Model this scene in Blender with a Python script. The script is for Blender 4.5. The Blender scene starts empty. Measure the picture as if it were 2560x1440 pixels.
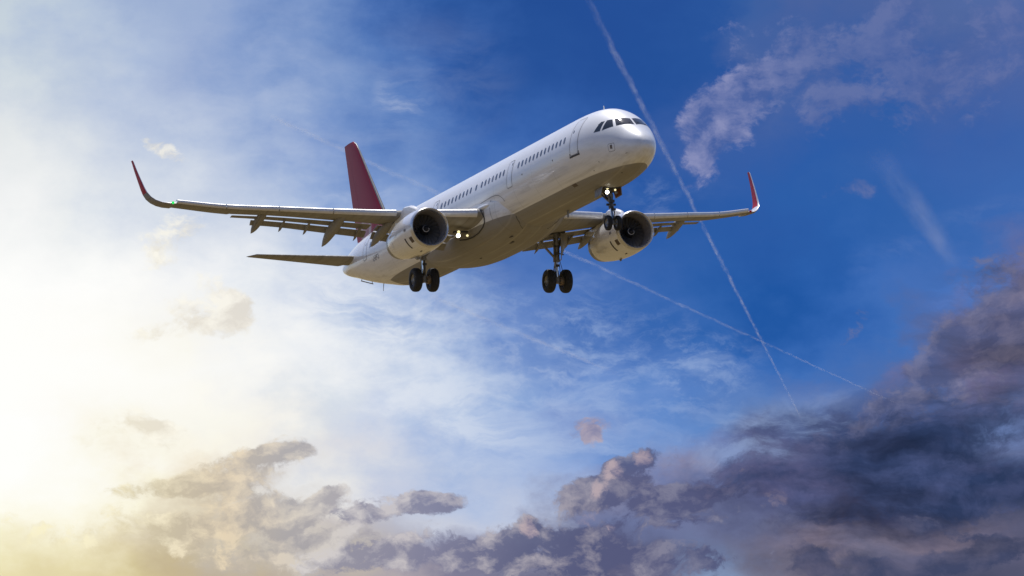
import bpy, math, random
import numpy as np
from math import radians, sin, cos, pi, sqrt, atan2, exp
from mathutils import Vector, Matrix

random.seed(7)
S = bpy.context.scene
COL = S.collection
rad = math.radians

# ------------------------------------------------------------------ camera
# airframe axes: x = aft of the nose, y = starboard, z = up (metres)
CAM_R = Matrix(((-0.36354363, -0.92993471, -0.05529441),      # camera right, in airframe axes
                (0.17070071, -0.00814699, -0.98528924),       # camera down
                (0.91580418, -0.36763442, 0.16170230)))       # viewing direction
CAM_C = Vector((-213.870974, 93.511492, -45.851844))          # camera position
PITCH = rad(3.0)


def airframe_matrix():
    """nose 3 degrees up, banked so that the photographer's camera is level, looking along +Y"""
    P = Matrix(((cos(PITCH), 0, sin(PITCH)), (0, 1, 0), (-sin(PITCH), 0, cos(PITCH))))
    best = None
    for i in range(-1200, 1201):
        a = rad(i * 0.01)
        B = Matrix(((1, 0, 0), (0, cos(a), -sin(a)), (0, sin(a), cos(a))))
        M = P @ B
        e = abs((M @ CAM_R[0])[2])
        if best is None or e < best[0]:
            best = (e, M)
    M = best[1]
    f = M @ CAM_R[2]
    yaw = atan2(f[0], f[1])
    Y = Matrix(((cos(yaw), -sin(yaw), 0), (sin(yaw), cos(yaw), 0), (0, 0, 1)))
    return Y @ M


M = airframe_matrix()
EYE = Vector((0, 0, 1.7))
ORIGIN = EYE - M @ CAM_C                      # where the nose datum of the airliner hangs in the air

cam_data = bpy.data.cameras.new('camera')
cam = bpy.data.objects.new('camera', cam_data)
COL.objects.link(cam)
r_, d_, f_ = (M @ CAM_R[0]), (M @ CAM_R[1]), (M @ CAM_R[2])
cam.matrix_world = Matrix(((r_[0], -d_[0], -f_[0], EYE[0]), (r_[1], -d_[1], -f_[1], EYE[1]),
                           (r_[2], -d_[2], -f_[2], EYE[2]), (0, 0, 0, 1)))
cam_data.sensor_width = 36.0
cam_data.lens = 170.3
cam_data.clip_start = 0.5
cam_data.clip_end = 90000.0
S.camera = cam
S.render.resolution_x, S.render.resolution_y = 1024, 576
EL0 = math.asin(f_[2])                        # elevation the camera looks at
FPX = 12108.9                                 # pixels per radian at the photograph's own size

S.view_settings.view_transform = 'Standard'
S.view_settings.look = 'None'
S.view_settings.exposure = 0.0
S.view_settings.gamma = 1.0
S.cycles.volume_step_rate = 0.25
S.cycles.volume_bounces = 1
S.cycles.max_bounces = 8

# ------------------------------------------------------------------ sun
SUN_BODY = Vector((0.42, -0.07, 0.88)).normalized()
SUN_W = (M @ SUN_BODY).normalized()
SUN_EL = math.asin(SUN_W[2])
SUN_AZ = atan2(SUN_W[0], SUN_W[1])
sun_data = bpy.data.lights.new('sun', 'SUN')
sun_data.energy = 4.2
sun_data.angle = rad(0.5)
sun_data.color = (1.0, 0.965, 0.91)
sun = bpy.data.objects.new('sun', sun_data)
COL.objects.link(sun)
sun.location = (0, 0, 500)
sun.rotation_euler = SUN_W.to_track_quat('Z', 'Y').to_euler()


# ------------------------------------------------------------------ node helper
def lin(c):
    return tuple((v / 255 / 12.92) if v / 255 <= 0.04045 else ((v / 255 + 0.055) / 1.055) ** 2.4 for v in c)


class NT:
    def __init__(self, tree):
        self.t = tree
        self.t.nodes.clear()

    def node(self, kind, **kw):
        n = self.t.nodes.new(kind)
        for k, v in kw.items():
            setattr(n, k, v)
        return n

    def put(self, sock, v):
        if isinstance(v, bpy.types.NodeSocket):
            self.t.links.new(v, sock)
        elif v is not None:
            if hasattr(sock.default_value, '__len__') and isinstance(v, (tuple, list)) and len(v) == 3 and len(sock.default_value) == 4:
                v = (*v, 1.0)
            sock.default_value = v

    def math(self, op, a, b=None, c=None, clamp=False):
        n = self.node('ShaderNodeMath', operation=op, use_clamp=clamp)
        for i, v in enumerate((a, b, c)):
            self.put(n.inputs[i], v)
        return n.outputs[0]

    def vmath(self, op, a, b=None, scale=None):
        n = self.node('ShaderNodeVectorMath', operation=op)
        self.put(n.inputs[0], a)
        if b is not None:
            self.put(n.inputs[1], b)
        if scale is not None:
            self.put(n.inputs[3], scale)
        return n.outputs[1] if op in ('LENGTH', 'DOT_PRODUCT', 'DISTANCE') else n.outputs[0]

    def xyz(self, x, y, z=0.0):
        n = self.node('ShaderNodeCombineXYZ')
        for i, v in enumerate((x, y, z)):
            self.put(n.inputs[i], v)
        return n.outputs[0]

    def sep(self, v):
        n = self.node('ShaderNodeSeparateXYZ')
        self.put(n.inputs[0], v)
        return n.outputs

    def mapping(self, v, loc=(0, 0, 0), rot=(0, 0, 0), sc=(1, 1, 1), kind='POINT'):
        n = self.node('ShaderNodeMapping', vector_type=kind)
        self.put(n.inputs['Vector'], v)
        n.inputs['Location'].default_value = loc
        n.inputs['Rotation'].default_value = rot
        n.inputs['Scale'].default_value = sc
        return n.outputs[0]

    def noise(self, v, scale, detail=2.0, rough=0.5, dist=0.0, dims='3D', lac=2.0):
        n = self.node('ShaderNodeTexNoise', noise_dimensions=dims)
        self.put(n.inputs['Vector'], v)
        n.inputs['Scale'].default_value = scale
        n.inputs['Detail'].default_value = detail
        n.inputs['Roughness'].default_value = rough
        n.inputs['Lacunarity'].default_value = lac
        n.inputs['Distortion'].default_value = dist
        return n.outputs

    def centred(self, color):
        """a noise colour as two numbers about zero"""
        q = self.node('ShaderNodeSeparateColor')
        self.put(q.inputs[0], color)
        return self.math('SUBTRACT', q.outputs[0], 0.5), self.math('SUBTRACT', q.outputs[1], 0.5)

    def rng(self, v, a, b, c=0.0, d=1.0, smooth=False):
        n = self.node('ShaderNodeMapRange', interpolation_type='SMOOTHSTEP' if smooth else 'LINEAR')
        self.put(n.inputs[0], v)
        for i, q in enumerate((a, b, c, d)):
            self.put(n.inputs[i + 1], q)
        return n.outputs[0]

    def mix(self, fac, a, b, blend='MIX'):
        n = self.node('ShaderNodeMix', data_type='RGBA', blend_type=blend)
        self.put(n.inputs[0], fac)
        self.put(n.inputs[6], a)
        self.put(n.inputs[7], b)
        return n.outputs[2]

    def ramp(self, fac, stops, interp='LINEAR'):
        n = self.node('ShaderNodeValToRGB')
        self.put(n.inputs[0], fac)
        cr = n.color_ramp
        cr.interpolation = interp
        cr.elements[0].position, cr.elements[0].color = stops[0][0], (*stops[0][1], 1)
        cr.elements[1].position, cr.elements[1].color = stops[-1][0], (*stops[-1][1], 1)
        for p, c in stops[1:-1]:
            e = cr.elements.new(p)
            e.color = (*c, 1)
        return n.outputs[0]


# ------------------------------------------------------------------ sky
def build_sky():
    w = bpy.data.worlds.new('World')
    S.world = w
    w.use_nodes = True
    n = NT(w.node_tree)
    tc = n.node('ShaderNodeTexCoord').outputs['Generated']
    x, y, z = n.sep(tc)
    az = n.math('ARCTAN2', x, y)
    el = n.math('ARCSINE', z)
    K = FPX / 1280.0
    U = n.math('MULTIPLY', az, K)
    V = n.math('MULTIPLY', n.math('SUBTRACT', el, EL0), K)
    p = n.xyz(U, V, 1.0)

    def uv(px, py):
        return ((px - 1280) / 1280.0, (720 - py) / 1280.0)

    # clear sky: the physical sky looked up a little higher than the eye, so that it is deep blue
    st = n.node('ShaderNodeTexSky', sky_type='NISHITA')
    st.sun_disc = False
    st.sun_elevation = SUN_EL
    st.sun_rotation = SUN_AZ
    st.altitude = 100
    nishita = n.mix(1.0, st.outputs[0], (0.085, 0.089, 0.112), 'MULTIPLY')

    t = n.math('MULTIPLY_ADD', U, 0.5, 0.5, clamp=True)
    # broad colours of the sky by azimuth (17 columns across the stretch towards the glow) and elevation
    rows = [
        (0, '194,207,219 178,194,218 158,177,211 152,172,210 132,157,204 105,136,192 75,112,178 48,90,160 36,78,149 36,78,150 38,80,152 42,85,156 55,94,160 72,98,158 76,100,158 80,104,160 82,106,165'),
        (180, '206,216,225 188,201,221 171,188,218 158,176,212 138,162,207 112,143,197 84,121,185 58,98,168 44,87,158 38,80,152 36,80,152 40,84,156 78,102,160 60,94,160 44,90,162 74,98,158 74,100,162'),
        (360, '228,232,234 214,221,230 200,210,227 178,193,221 158,178,215 128,155,206 98,133,193 78,117,183 60,102,174 46,90,164 40,84,158 60,94,162 56,94,164 46,92,166 52,95,166 56,96,168 60,98,168'),
        (540, '244,245,245 236,239,240 222,228,236 205,214,230 190,203,226 165,185,220 130,158,208 95,132,194 70,110,180 54,98,170 44,90,164 42,90,164 46,92,166 44,94,168 50,98,170 56,102,174 60,104,176'),
        (720, '255,255,253 254,254,252 250,250,248 244,245,246 228,233,240 208,217,234 168,188,222 122,152,206 86,122,188 72,112,182 60,104,176 46,96,170 32,86,162 42,94,170 62,108,182 72,112,182 120,112,145'),
        (840, '255,255,252 255,254,250 253,252,246 250,248,240 246,246,244 232,236,242 200,212,232 160,182,220 108,140,200 84,122,188 66,110,182 50,100,174 34,88,164 50,100,176 64,110,182 92,100,140 88,92,132'),
        (920, '255,255,252 255,255,252 254,253,248 252,251,246 248,248,246 236,239,243 210,219,234 180,198,228 128,157,209 104,138,200 82,122,190 66,112,184 52,104,180 66,112,184 78,110,172 122,110,140 90,84,112'),
        (1000, '255,255,252 255,254,250 253,252,246 252,250,242 242,242,240 216,223,232 202,212,232 190,205,230 145,172,217 112,146,206 92,134,200 92,128,190 88,124,186 96,118,172 80,100,150 80,90,130 72,82,118'),
        (1060, '255,255,253 254,253,249 252,249,238 250,248,238 244,242,236 220,224,230 200,210,230 172,192,226 150,176,220 128,152,204 104,142,204 94,134,196 100,122,170 74,86,126 70,92,145 62,74,110 98,118,165'),
        (1120, '255,255,252 254,253,247 251,248,234 250,246,232 240,236,228 222,222,226 204,210,226 172,190,224 152,176,220 138,166,216 114,148,206 112,130,180 84,92,132 56,68,106 54,66,102 42,56,88 95,108,148'),
        (1180, '255,255,252 254,253,245 251,248,236 238,226,204 208,202,198 230,230,230 200,208,226 170,188,222 156,178,220 150,172,216 142,138,165 104,118,164 86,84,118 56,68,104 42,54,86 50,62,96 60,76,114'),
        (1240, '255,255,249 254,252,240 250,245,222 226,214,190 230,225,215 232,230,228 200,206,224 186,198,224 174,190,222 134,138,170 118,122,156 88,94,130 78,84,122 58,62,92 60,66,96 42,56,86 38,54,86'),
        (1300, '255,253,240 252,248,228 240,231,204 214,202,180 218,210,198 196,190,190 186,188,202 200,205,220 190,198,220 112,120,156 108,118,158 110,118,156 92,98,132 66,68,96 62,66,96 58,64,92 74,78,104'),
        (1370, '246,240,208 240,231,198 221,208,170 200,186,156 198,190,178 190,184,180 180,176,184 150,152,176 146,150,178 88,92,126 92,98,132 106,118,154 104,104,128 116,108,126 102,100,122 112,104,122 90,90,116'),
        (1440, '234,224,178 226,214,170 210,196,152 198,182,146 188,176,160 192,182,170 172,164,172 128,126,150 120,120,146 92,92,122 104,104,134 130,148,182 116,110,126 84,88,110 70,76,102 70,76,102 76,80,106'),
    ]
    # the look-up wanders with a turbulent noise, so that the bands break up the way cloud does
    w1 = n.noise(n.mapping(p, sc=(1.0, 1.5, 1.0)), 4.5, 10, 0.60, dims='2D')[1]
    wx, wy = n.centred(w1)
    tw = n.math('MULTIPLY_ADD', wx, 0.20, t, clamp=True)
    Vw = n.math('MULTIPLY_ADD', wy, 0.16, V)
    base = None
    for i, (py, txt) in enumerate(rows):
        cols = [tuple(int(q) for q in c.split(',')) for c in txt.split()]
        c = n.ramp(tw, [(j / 16, lin(q)) for j, q in enumerate(cols)])
        if base is None:
            base = c
        else:
            v0, v1 = uv(0, rows[i - 1][0])[1], uv(0, py)[1]
            base = n.mix(n.rng(Vw, v0, v1), base, c)

    def blobs(lst, src, reach=1.6):
        acc = None
        for b in lst:
            cx, cy, rx, ry, rot = b[:5]
            amp = b[5] if len(b) > 5 else 1.0
            u0, v0 = uv(cx, cy)
            c_, s_ = cos(rad(rot)), sin(rad(rot))
            ax_, ay_ = rx / 1280.0, ry / 1280.0
            a = n.vmath('DOT_PRODUCT', src, (c_ / ax_, s_ / ax_, -(u0 * c_ + v0 * s_) / ax_))
            b_ = n.vmath('DOT_PRODUCT', src, (-s_ / ay_, c_ / ay_, (u0 * s_ - v0 * c_) / ay_))
            r2 = n.math('MULTIPLY_ADD', a, a, n.math('MULTIPLY', b_, b_))
            q = n.rng(r2, 0.0, reach, amp, 0.0, True)
            acc = q if acc is None else n.math('ADD', acc, q)
        return acc

    # domain warp and the billowy noise shared by the cloud decks
    wn = n.noise(p, 4.5, 8, 0.58, dims='2D')[1]
    qx, qy = n.centred(wn)
    pw = n.xyz(n.math('MULTIPLY_ADD', qx, 0.075, U), n.math('MULTIPLY_ADD', qy, 0.075, V), 1.0)
    pc = n.mapping(pw, rot=(0, 0, rad(-12)), sc=(1.0, 1.45, 1.0))
    N1 = n.noise(pc, 8.5, 12, 0.64, dims='2D')[0]
    pl = n.vmath('ADD', pc, (-0.022, 0.034, 0))
    N2 = n.noise(pl, 8.5, 6, 0.60, dims='2D')[0]
    relief = n.math('SUBTRACT', N1, N2)
    N3 = n.noise(pc, 46.0, 6, 0.68, dims='2D')[0]
    fine = n.math('SUBTRACT', n.math('MULTIPLY_ADD', N3, 0.34, N1), 0.67)

    # cirrus: fibres fanning out from the glow on the left
    pr = n.mapping(pw, rot=(0, 0, rad(32)), sc=(1.0, 3.2, 1.0))
    c1 = n.noise(pr, 4.2, 9, 0.62, 0.35, dims='2D')[0]
    pr2 = n.mapping(pw, rot=(0, 0, rad(-52)), sc=(1.0, 3.0, 1.0))
    c2 = n.noise(pr2, 5.0, 9, 0.64, 0.3, dims='2D')[0]
    m1 = blobs([(1080, 930, 400, 190, -22, .95), (1240, 1060, 190, 80, -20, .7), (820, 760, 300, 140, -30, .5), (700, 330, 420, 260, -35, .12), (1000, 620, 300, 120, -25, .28), (1100, 200, 200, 160, 0, .10)], p)
    m2 = blobs([(1480, 930, 130, 240, 0, .75), (1720, 960, 190, 130, 20, .55), (1960, 1080, 280, 80, 14, .75), (1005, 240, 70, 90, -20, .45), (1640, 490, 60, 45, 10, .5), (1380, 1180, 300, 110, 8, .7), (1300, 480, 500, 120, 0, .14), (2380, 600, 260, 60, 18, .22)], p)
    a1 = n.math('MULTIPLY', m1, n.rng(c1, 0.36, 0.72, 0, 1, True), clamp=True)
    a2 = n.math('MULTIPLY', m2, n.rng(c2, 0.42, 0.74, 0, 1, True), clamp=True)
    cirrus = n.ramp(t, [(0, lin((250, 252, 252))), (.28, lin((250, 250, 248))), (.42, lin((222, 229, 240))), (.58, lin((160, 182, 221))), (.8, lin((150, 172, 214))), (1, lin((150, 160, 200)))])
    sky = n.mix(n.math('MULTIPLY', a1, 0.68), base, cirrus)
    sky = n.mix(n.math('MULTIPLY', a2, 0.70), sky, cirrus)

    # mottled ripples of high thin cloud right of the glow
    c3 = n.noise(n.mapping(pw, rot=(0, 0, rad(-38)), sc=(1.0, 1.9, 1.0)), 13.0, 8, 0.66, dims='2D')[0]
    m3 = blobs([(1230, 880, 320, 170, -10, .6), (1560, 930, 260, 170, 0, .7), (1780, 930, 140, 110, 10, .6), (1950, 1070, 200, 50, 14, .5), (1640, 500, 60, 60, 0, .5), (1000, 1000, 260, 110, -20, .5)], p)
    sky = n.mix(n.math('MULTIPLY', n.math('MULTIPLY', m3, n.rng(c3, 0.44, 0.72, 0, 1, True), clamp=True), 0.42), sky, cirrus)

    def deck(sky, lst, stops_shadow, stops_lit, amp=1.25, lo=0.34, hi=0.70, amax=0.95, gain=4.2, bias=0.45):
        m = blobs(lst, pw, 2.5)
        D = n.math('MULTIPLY_ADD', fine, amp * 1.9, m)
        al = n.math('MULTIPLY', n.rng(D, lo, hi, 0, 1, True), amax)
        al = n.math('MULTIPLY', al, n.rng(m, 0.02, 0.2, 0, 1))
        sh = n.math('MULTIPLY_ADD', relief, gain, bias)
        sh = n.math('SUBTRACT', sh, n.math('MULTIPLY', n.rng(D, hi, hi + 0.9), 0.35), clamp=True)
        c = n.mix(sh, n.ramp(t, [(a, lin(b)) for a, b in stops_shadow]), n.ramp(t, [(a, lin(b)) for a, b in stops_lit]))
        return n.mix(al, sky, c)

    # thin lilac cloud, upper right
    sky = deck(sky, [(1800, 320, 80, 120, -32, .8), (1745, 330, 40, 90, -25, .5), (1900, 235, 170, 60, 48, .8), (1755, 395, 40, 70, -15, .55), (2080, 110, 260, 110, 25, .55), (2420, 110, 330, 150, 18, .6), (2330, 240, 240, 90, 20, .4), (2070, 265, 60, 60, 50, .5), (2120, 490, 70, 20, 8, .7), (2040, 330, 40, 40, 30, .45), (1820, 100, 40, 60, -40, .35)],
               [(0, (78, 100, 162)), (1, (74, 98, 158))], [(0, (150, 154, 194)), (.72, (146, 150, 190)), (.8, (104, 118, 168)), (1, (100, 114, 166))], amp=1.4, lo=.40, hi=1.2, amax=.80, gain=3.0, bias=.52)
    # left: thin gold-rimmed scraps in the glow
    sky = deck(sky, [(330, 1090, 120, 70, 10, .6), (395, 1060, 35, 22, 0, .6), (340, 1055, 35, 20, 0, .5), (515, 770, 60, 85, 70, .6), (600, 775, 40, 34, 0, .85), (450, 830, 160, 22, 5, .45), (390, 380, 60, 18, -32, .7), (430, 600, 50, 90, -25, .4), (350, 640, 45, 60, -40, .35)],
               [(0, (240, 230, 198)), (.2, (222, 214, 200)), (1, (200, 200, 210))], [(0, (255, 252, 236)), (.25, (252, 246, 232)), (1, (240, 240, 240))], amp=1.3, lo=.30, hi=1.05, amax=.75)
    # bottom left: warm grey cumulus
    sky = deck(sky, [(600, 1178, 160, 48, 14, 1.0), (690, 1146, 75, 20, 6, .85), (430, 1224, 130, 22, 10, .75), (555, 1290, 150, 42, 12, .7), (655, 1265, 60, 26, 30, .45), (760, 1278, 110, 36, 18, .95), (815, 1240, 55, 20, 22, .7), (330, 1335, 210, 60, 6, .45), (640, 1385, 240, 60, -8, .55), (820, 1355, 150, 40, 8, .75), (60, 1310, 70, 16, -8, .4), (130, 1345, 120, 24, 0, .35)],
               [(0, (238, 227, 192)), (.12, (214, 202, 168)), (.2, (192, 180, 162)), (.28, (168, 164, 166)), (.36, (160, 156, 166)), (1, (150, 150, 165))], [(0, (252, 244, 202)), (.15, (246, 236, 206)), (.22, (232, 214, 184)), (.3, (214, 206, 196)), (.36, (208, 204, 206)), (1, (200, 200, 205))], amp=1.35, lo=.40, hi=1.0, amax=.88, gain=4.5, bias=.42)
    # bottom middle: lavender-grey cumulus with peach crests
    sky = deck(sky, [(950, 1278, 130, 34, 8, .95), (1105, 1268, 75, 26, 8, .95), (860, 1395, 170, 34, 0, .5), (1020, 1385, 140, 50, 6, .95), (1165, 1395, 60, 50, 0, .8), (1250, 1385, 60, 65, 0, .85), (1320, 1325, 28, 34, 0, .9), (1400, 1370, 120, 68, 6, 1.05), (1540, 1345, 110, 46, 0, .95), (1570, 1415, 160, 50, 0, .95), (1535, 1200, 120, 40, 22, .8), (1440, 1240, 80, 34, 12, .65), (1640, 1215, 60, 26, 0, .7), (1650, 1250, 120, 34, 8, .75), (1590, 1150, 34, 34, 0, .6), (1530, 1180, 26, 34, 0, .6), (1760, 1275, 150, 44, 2, .7), (1800, 1225, 130, 36, 6, .6), (1670, 1100, 90, 34, 0, .35), (1860, 1400, 110, 44, 0, .55)],
               [(.3, (152, 150, 164)), (.42, (126, 126, 152)), (.52, (88, 92, 126)), (.64, (84, 88, 124)), (1, (64, 70, 104))], [(.3, (212, 207, 206)), (.45, (188, 182, 188)), (.56, (158, 152, 164)), (.66, (128, 128, 152)), (1, (106, 106, 134))], amp=1.4, lo=.56, hi=1.0, amax=.9, gain=4.6, bias=.30)
    sky = deck(sky, [(1470, 1078, 44, 30, -12, 1.0), (1476, 1106, 20, 24, 0, .8), (1592, 1148, 26, 22, 0, .8), (1528, 1180, 22, 24, 0, .75), (1612, 1182, 16, 12, 0, .6), (1320, 1320, 22, 26, 0, .7), (1495, 1215, 26, 30, 0, .45), (1470, 1285, 30, 14, 30, .5), (1535, 1302, 14, 10, 0, .5), (1890, 1190, 60, 26, -10, .35), (1945, 1260, 24, 20, 0, .45)],
               [(0, (150, 142, 165)), (1, (128, 120, 148))], [(0, (206, 186, 180)), (.6, (188, 170, 176)), (1, (150, 132, 144))], amp=1.2, lo=.42, hi=.95, amax=.8, gain=4.0, bias=.55)
    # right: ragged edges of the dusky bank, its purple upper shelf first
    sky = deck(sky, [(2520, 740, 120, 170, -32, .9), (2440, 860, 190, 60, 34, .85), (2300, 960, 150, 50, 30, .7), (2520, 950, 120, 90, 10, .6), (2150, 1065, 260, 40, 14, .65), (2130, 830, 14, 50, -45, .4)],
               [(.6, (78, 90, 138)), (1, (74, 80, 112))], [(.6, (120, 128, 168)), (1, (116, 112, 134))], amp=1.4, lo=.50, hi=1.15, amax=.72, gain=4.0)
    sky = deck(sky, [(2080, 1140, 300, 80, 14, .8), (2380, 1130, 200, 80, 24, .9), (1930, 1190, 200, 60, 6, .5), (2280, 1255, 330, 50, 10, .7), (2480, 1230, 160, 50, 12, .7)],
               [(.6, (66, 74, 112)), (.75, (48, 60, 96)), (.9, (36, 50, 82)), (1, (42, 56, 90))], [(.6, (108, 102, 136)), (.72, (90, 88, 122)), (.85, (62, 74, 112)), (1, (72, 80, 118))], amp=1.4, lo=.38, hi=1.15, amax=.75, gain=3.0, bias=.42)
    # low scraps in front of the peach gap
    sky = deck(sky, [(2340, 1320, 90, 22, -6, .8), (2470, 1340, 60, 16, 4, .75), (2450, 1395, 170, 34, 14, .95), (2290, 1410, 130, 32, 12, .9), (2130, 1425, 120, 34, -8, .85), (2000, 1400, 60, 40, 0, .55)],
               [(.6, (70, 76, 106)), (1, (58, 66, 96))], [(.6, (104, 100, 124)), (1, (84, 86, 112))], amp=1.3, lo=.44, hi=.95, amax=.92, gain=3.2)

    # the bank on the right is drawn out in layers along the wind
    ns = n.noise(n.mapping(pw, rot=(0, 0, rad(-15)), sc=(1.0, 4.2, 1.0)), 3.4, 9, 0.60, dims='2D')[0]
    mb = blobs([(2250, 1170, 420, 180, 10, 1.0), (2480, 900, 200, 220, 20, .8), (2250, 1360, 420, 90, 4, .7)], p)
    fs = n.rng(ns, .32, .68, .62, 1.42)
    sky = n.mix(n.math('MULTIPLY', mb, 0.9, clamp=True), sky, n.mix(1.0, sky, n.xyz(fs, fs, fs), 'MULTIPLY'))

    # beyond the stretch of sky towards the glow, plain blue sky with thin cloud
    wu = n.rng(n.math('ABSOLUTE', U), 1.15, 2.6, 1.0, 0.0, True)
    wv = n.rng(n.math('ABSOLUTE', V), 0.75, 2.0, 1.0, 0.0, True)
    W = n.math('MULTIPLY', wu, wv)
    up = n.rng(n.sep(tc)[1], -0.2, 0.6)
    W = n.math('MULTIPLY', W, up)
    col = n.mix(W, nishita, sky)
    bg = n.node('ShaderNodeBackground')
    n.put(bg.inputs[0], n.mix(1.0, col, (10.0, 10.0, 10.0), 'MULTIPLY'))
    bg.inputs[1].default_value = 0.1
    out = n.node('ShaderNodeOutputWorld')
    n.t.links.new(bg.outputs[0], out.inputs[0])


build_sky()


# ------------------------------------------------------------------ materials
def material(name):
    m = bpy.data.materials.new(name)
    m.use_nodes = True
    return m, NT(m.node_tree)


def finish(n, bsdf):
    out = n.node('ShaderNodeOutputMaterial')
    n.t.links.new(bsdf.outputs[0], out.inputs[0])


def plain(name, col, rough=0.5, metal=0.0, coat=0.0, spec=0.5, dirt=0.15, scale=3.0):
    m, n = material(name)
    b = n.node('ShaderNodeBsdfPrincipled')
    tc = n.node('ShaderNodeTexCoord').outputs['Object']
    nz = n.noise(tc, scale, 5, 0.6)[0]
    f = n.rng(nz, 0.3, 0.75, 1.0, 1.0 - dirt)
    n.put(b.inputs['Base Color'], n.mix(1.0, col, n.xyz(f, f, f), 'MULTIPLY'))
    n.put(b.inputs['Roughness'], n.rng(nz, 0.3, 0.7, rough * 0.85, min(1, rough * 1.2)))
    b.inputs['Metallic'].default_value = metal
    b.inputs['Coat Weight'].default_value = coat
    b.inputs['Coat Roughness'].default_value = 0.06
    b.inputs['Specular IOR Level'].default_value = spec
    finish(n, b)
    return m


def glow(name, col, strength):
    m, n = material(name)
    b = n.node('ShaderNodeEmission')
    n.put(b.inputs[0], col)
    b.inputs[1].default_value = strength
    finish(n, b)
    return m


WHITE = (0.80, 0.795, 0.785)
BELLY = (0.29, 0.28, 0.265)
RED = (0.33, 0.012, 0.036)


def lines(n, coord, period, width, offset=0.0):
    """thin seams every `period` metres along a coordinate: 1 on the seam, 0 elsewhere"""
    q = n.math('FRACT', n.math('DIVIDE', n.math('ADD', coord, offset), period))
    d = n.math('ABSOLUTE', n.math('SUBTRACT', q, 0.5))
    return n.rng(d, 0.5 - width / period, 0.5, 0.0, 1.0)


def fuselage_paint():
    m, n = material('fuselage_paint')
    b = n.node('ShaderNodeBsdfPrincipled')
    tc = n.node('ShaderNodeTexCoord').outputs['Object']
    x, y, z = n.sep(tc)
    # grey belly below a straight waterline, ending in a curve aft of the wing
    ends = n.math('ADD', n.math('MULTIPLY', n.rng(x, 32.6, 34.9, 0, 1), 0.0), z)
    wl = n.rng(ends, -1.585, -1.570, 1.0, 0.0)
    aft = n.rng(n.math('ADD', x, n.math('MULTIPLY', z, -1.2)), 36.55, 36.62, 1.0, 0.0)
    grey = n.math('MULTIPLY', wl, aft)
    # soot and grime, streaked along the airflow, heavier in some streaks than others
    st = n.noise(n.mapping(tc, sc=(0.10, 2.4, 2.4)), 1.6, 6, 0.62)[0]
    st2 = n.noise(n.mapping(tc, sc=(0.35, 1.2, 1.2)), 0.8, 4, 0.6)[0]
    low = n.rng(z, -2.3, 0.3, 1.0, 0.12)
    grime = n.math('MULTIPLY', n.rng(st, 0.45, 0.72, 0.0, 0.5), low)
    seam = n.math('MAXIMUM', lines(n, x, 2.67, 0.022), n.math('MULTIPLY', lines(n, z, 0.9, 0.010, 0.37), 0.5))
    seam = n.math('MULTIPLY', seam, n.rng(x, 5.0, 6.0, 0.0, 0.40))
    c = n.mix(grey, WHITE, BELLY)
    light = n.math('MULTIPLY', n.rng(st, 0.56, 0.60, 0.0, 0.22), grey)
    c = n.mix(light, c, (0.42, 0.40, 0.36))
    sl = n.math('MULTIPLY', lines(n, y, .82, .060, .21), n.math('MULTIPLY', grey, n.rng(st2, .38, .62, .1, .75)))
    c = n.mix(sl, c, (0.52, 0.49, 0.42))
    c = n.mix(grime, c, (0.22, 0.185, 0.135))
    c = n.mix(n.rng(st2, 0.4, 0.8, 0.0, 0.10), c, (0.55, 0.52, 0.46))
    c = n.mix(seam, c, (0.12, 0.12, 0.12))
    n.put(b.inputs['Base Color'], c)
    n.put(b.inputs['Roughness'], n.math('ADD', n.rng(st, 0.3, 0.7, 0.36, 0.5), n.math('MULTIPLY', grey, 0.2)))
    n.put(b.inputs['Coat Weight'], n.rng(grey, 0, 1, 0.6, 0.06))
    n.put(b.inputs['Specular IOR Level'], n.rng(grey, 0, 1, 0.45, 0.12))
    b.inputs['Coat Roughness'].default_value = 0.05
    # skin panels are never perfectly true: a faint ripple in the reflections
    bump = n.node('ShaderNodeBump')
    bump.inputs['Strength'].default_value = 0.10
    bump.inputs['Distance'].default_value = 0.05
    n.put(bump.inputs['Height'], n.noise(n.mapping(tc, sc=(0.6, 1.3, 1.3)), 1.1, 3, 0.5)[0])
    n.t.links.new(bump.outputs[0], b.inputs['Normal'])
    n.t.links.new(bump.outputs[0], b.inputs['Coat Normal'])
    finish(n, b)
    return m


def wing_paint():
    m, n = material('wing_paint')
    b = n.node('ShaderNodeBsdfPrincipled')
    tc = n.node('ShaderNodeTexCoord').outputs['Object']
    x, y, z = n.sep(tc)
    st = n.noise(n.mapping(tc, sc=(0.18, 2.6, 0.6)), 1.5, 6, 0.62)[0]
    c = n.mix(n.rng(st, 0.45, 0.75, 0.0, 0.45), (0.30, 0.29, 0.275), (0.15, 0.13, 0.10))
    seam = n.math('MULTIPLY', lines(n, y, 1.35, 0.03), 0.4)
    seam = n.math('MAXIMUM', seam, n.math('MULTIPLY', lines(n, n.math('MULTIPLY_ADD', n.math('ABSOLUTE', y), -0.42, x), 0.8, 0.026), 0.4))
    c = n.mix(seam, c, (0.08, 0.08, 0.08))
    n.put(b.inputs['Base Color'], c)
    n.put(b.inputs['Roughness'], n.rng(st, 0.3, 0.7, 0.5, 0.7))
    b.inputs['Specular IOR Level'].default_value = 0.12
    finish(n, b)
    return m


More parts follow.
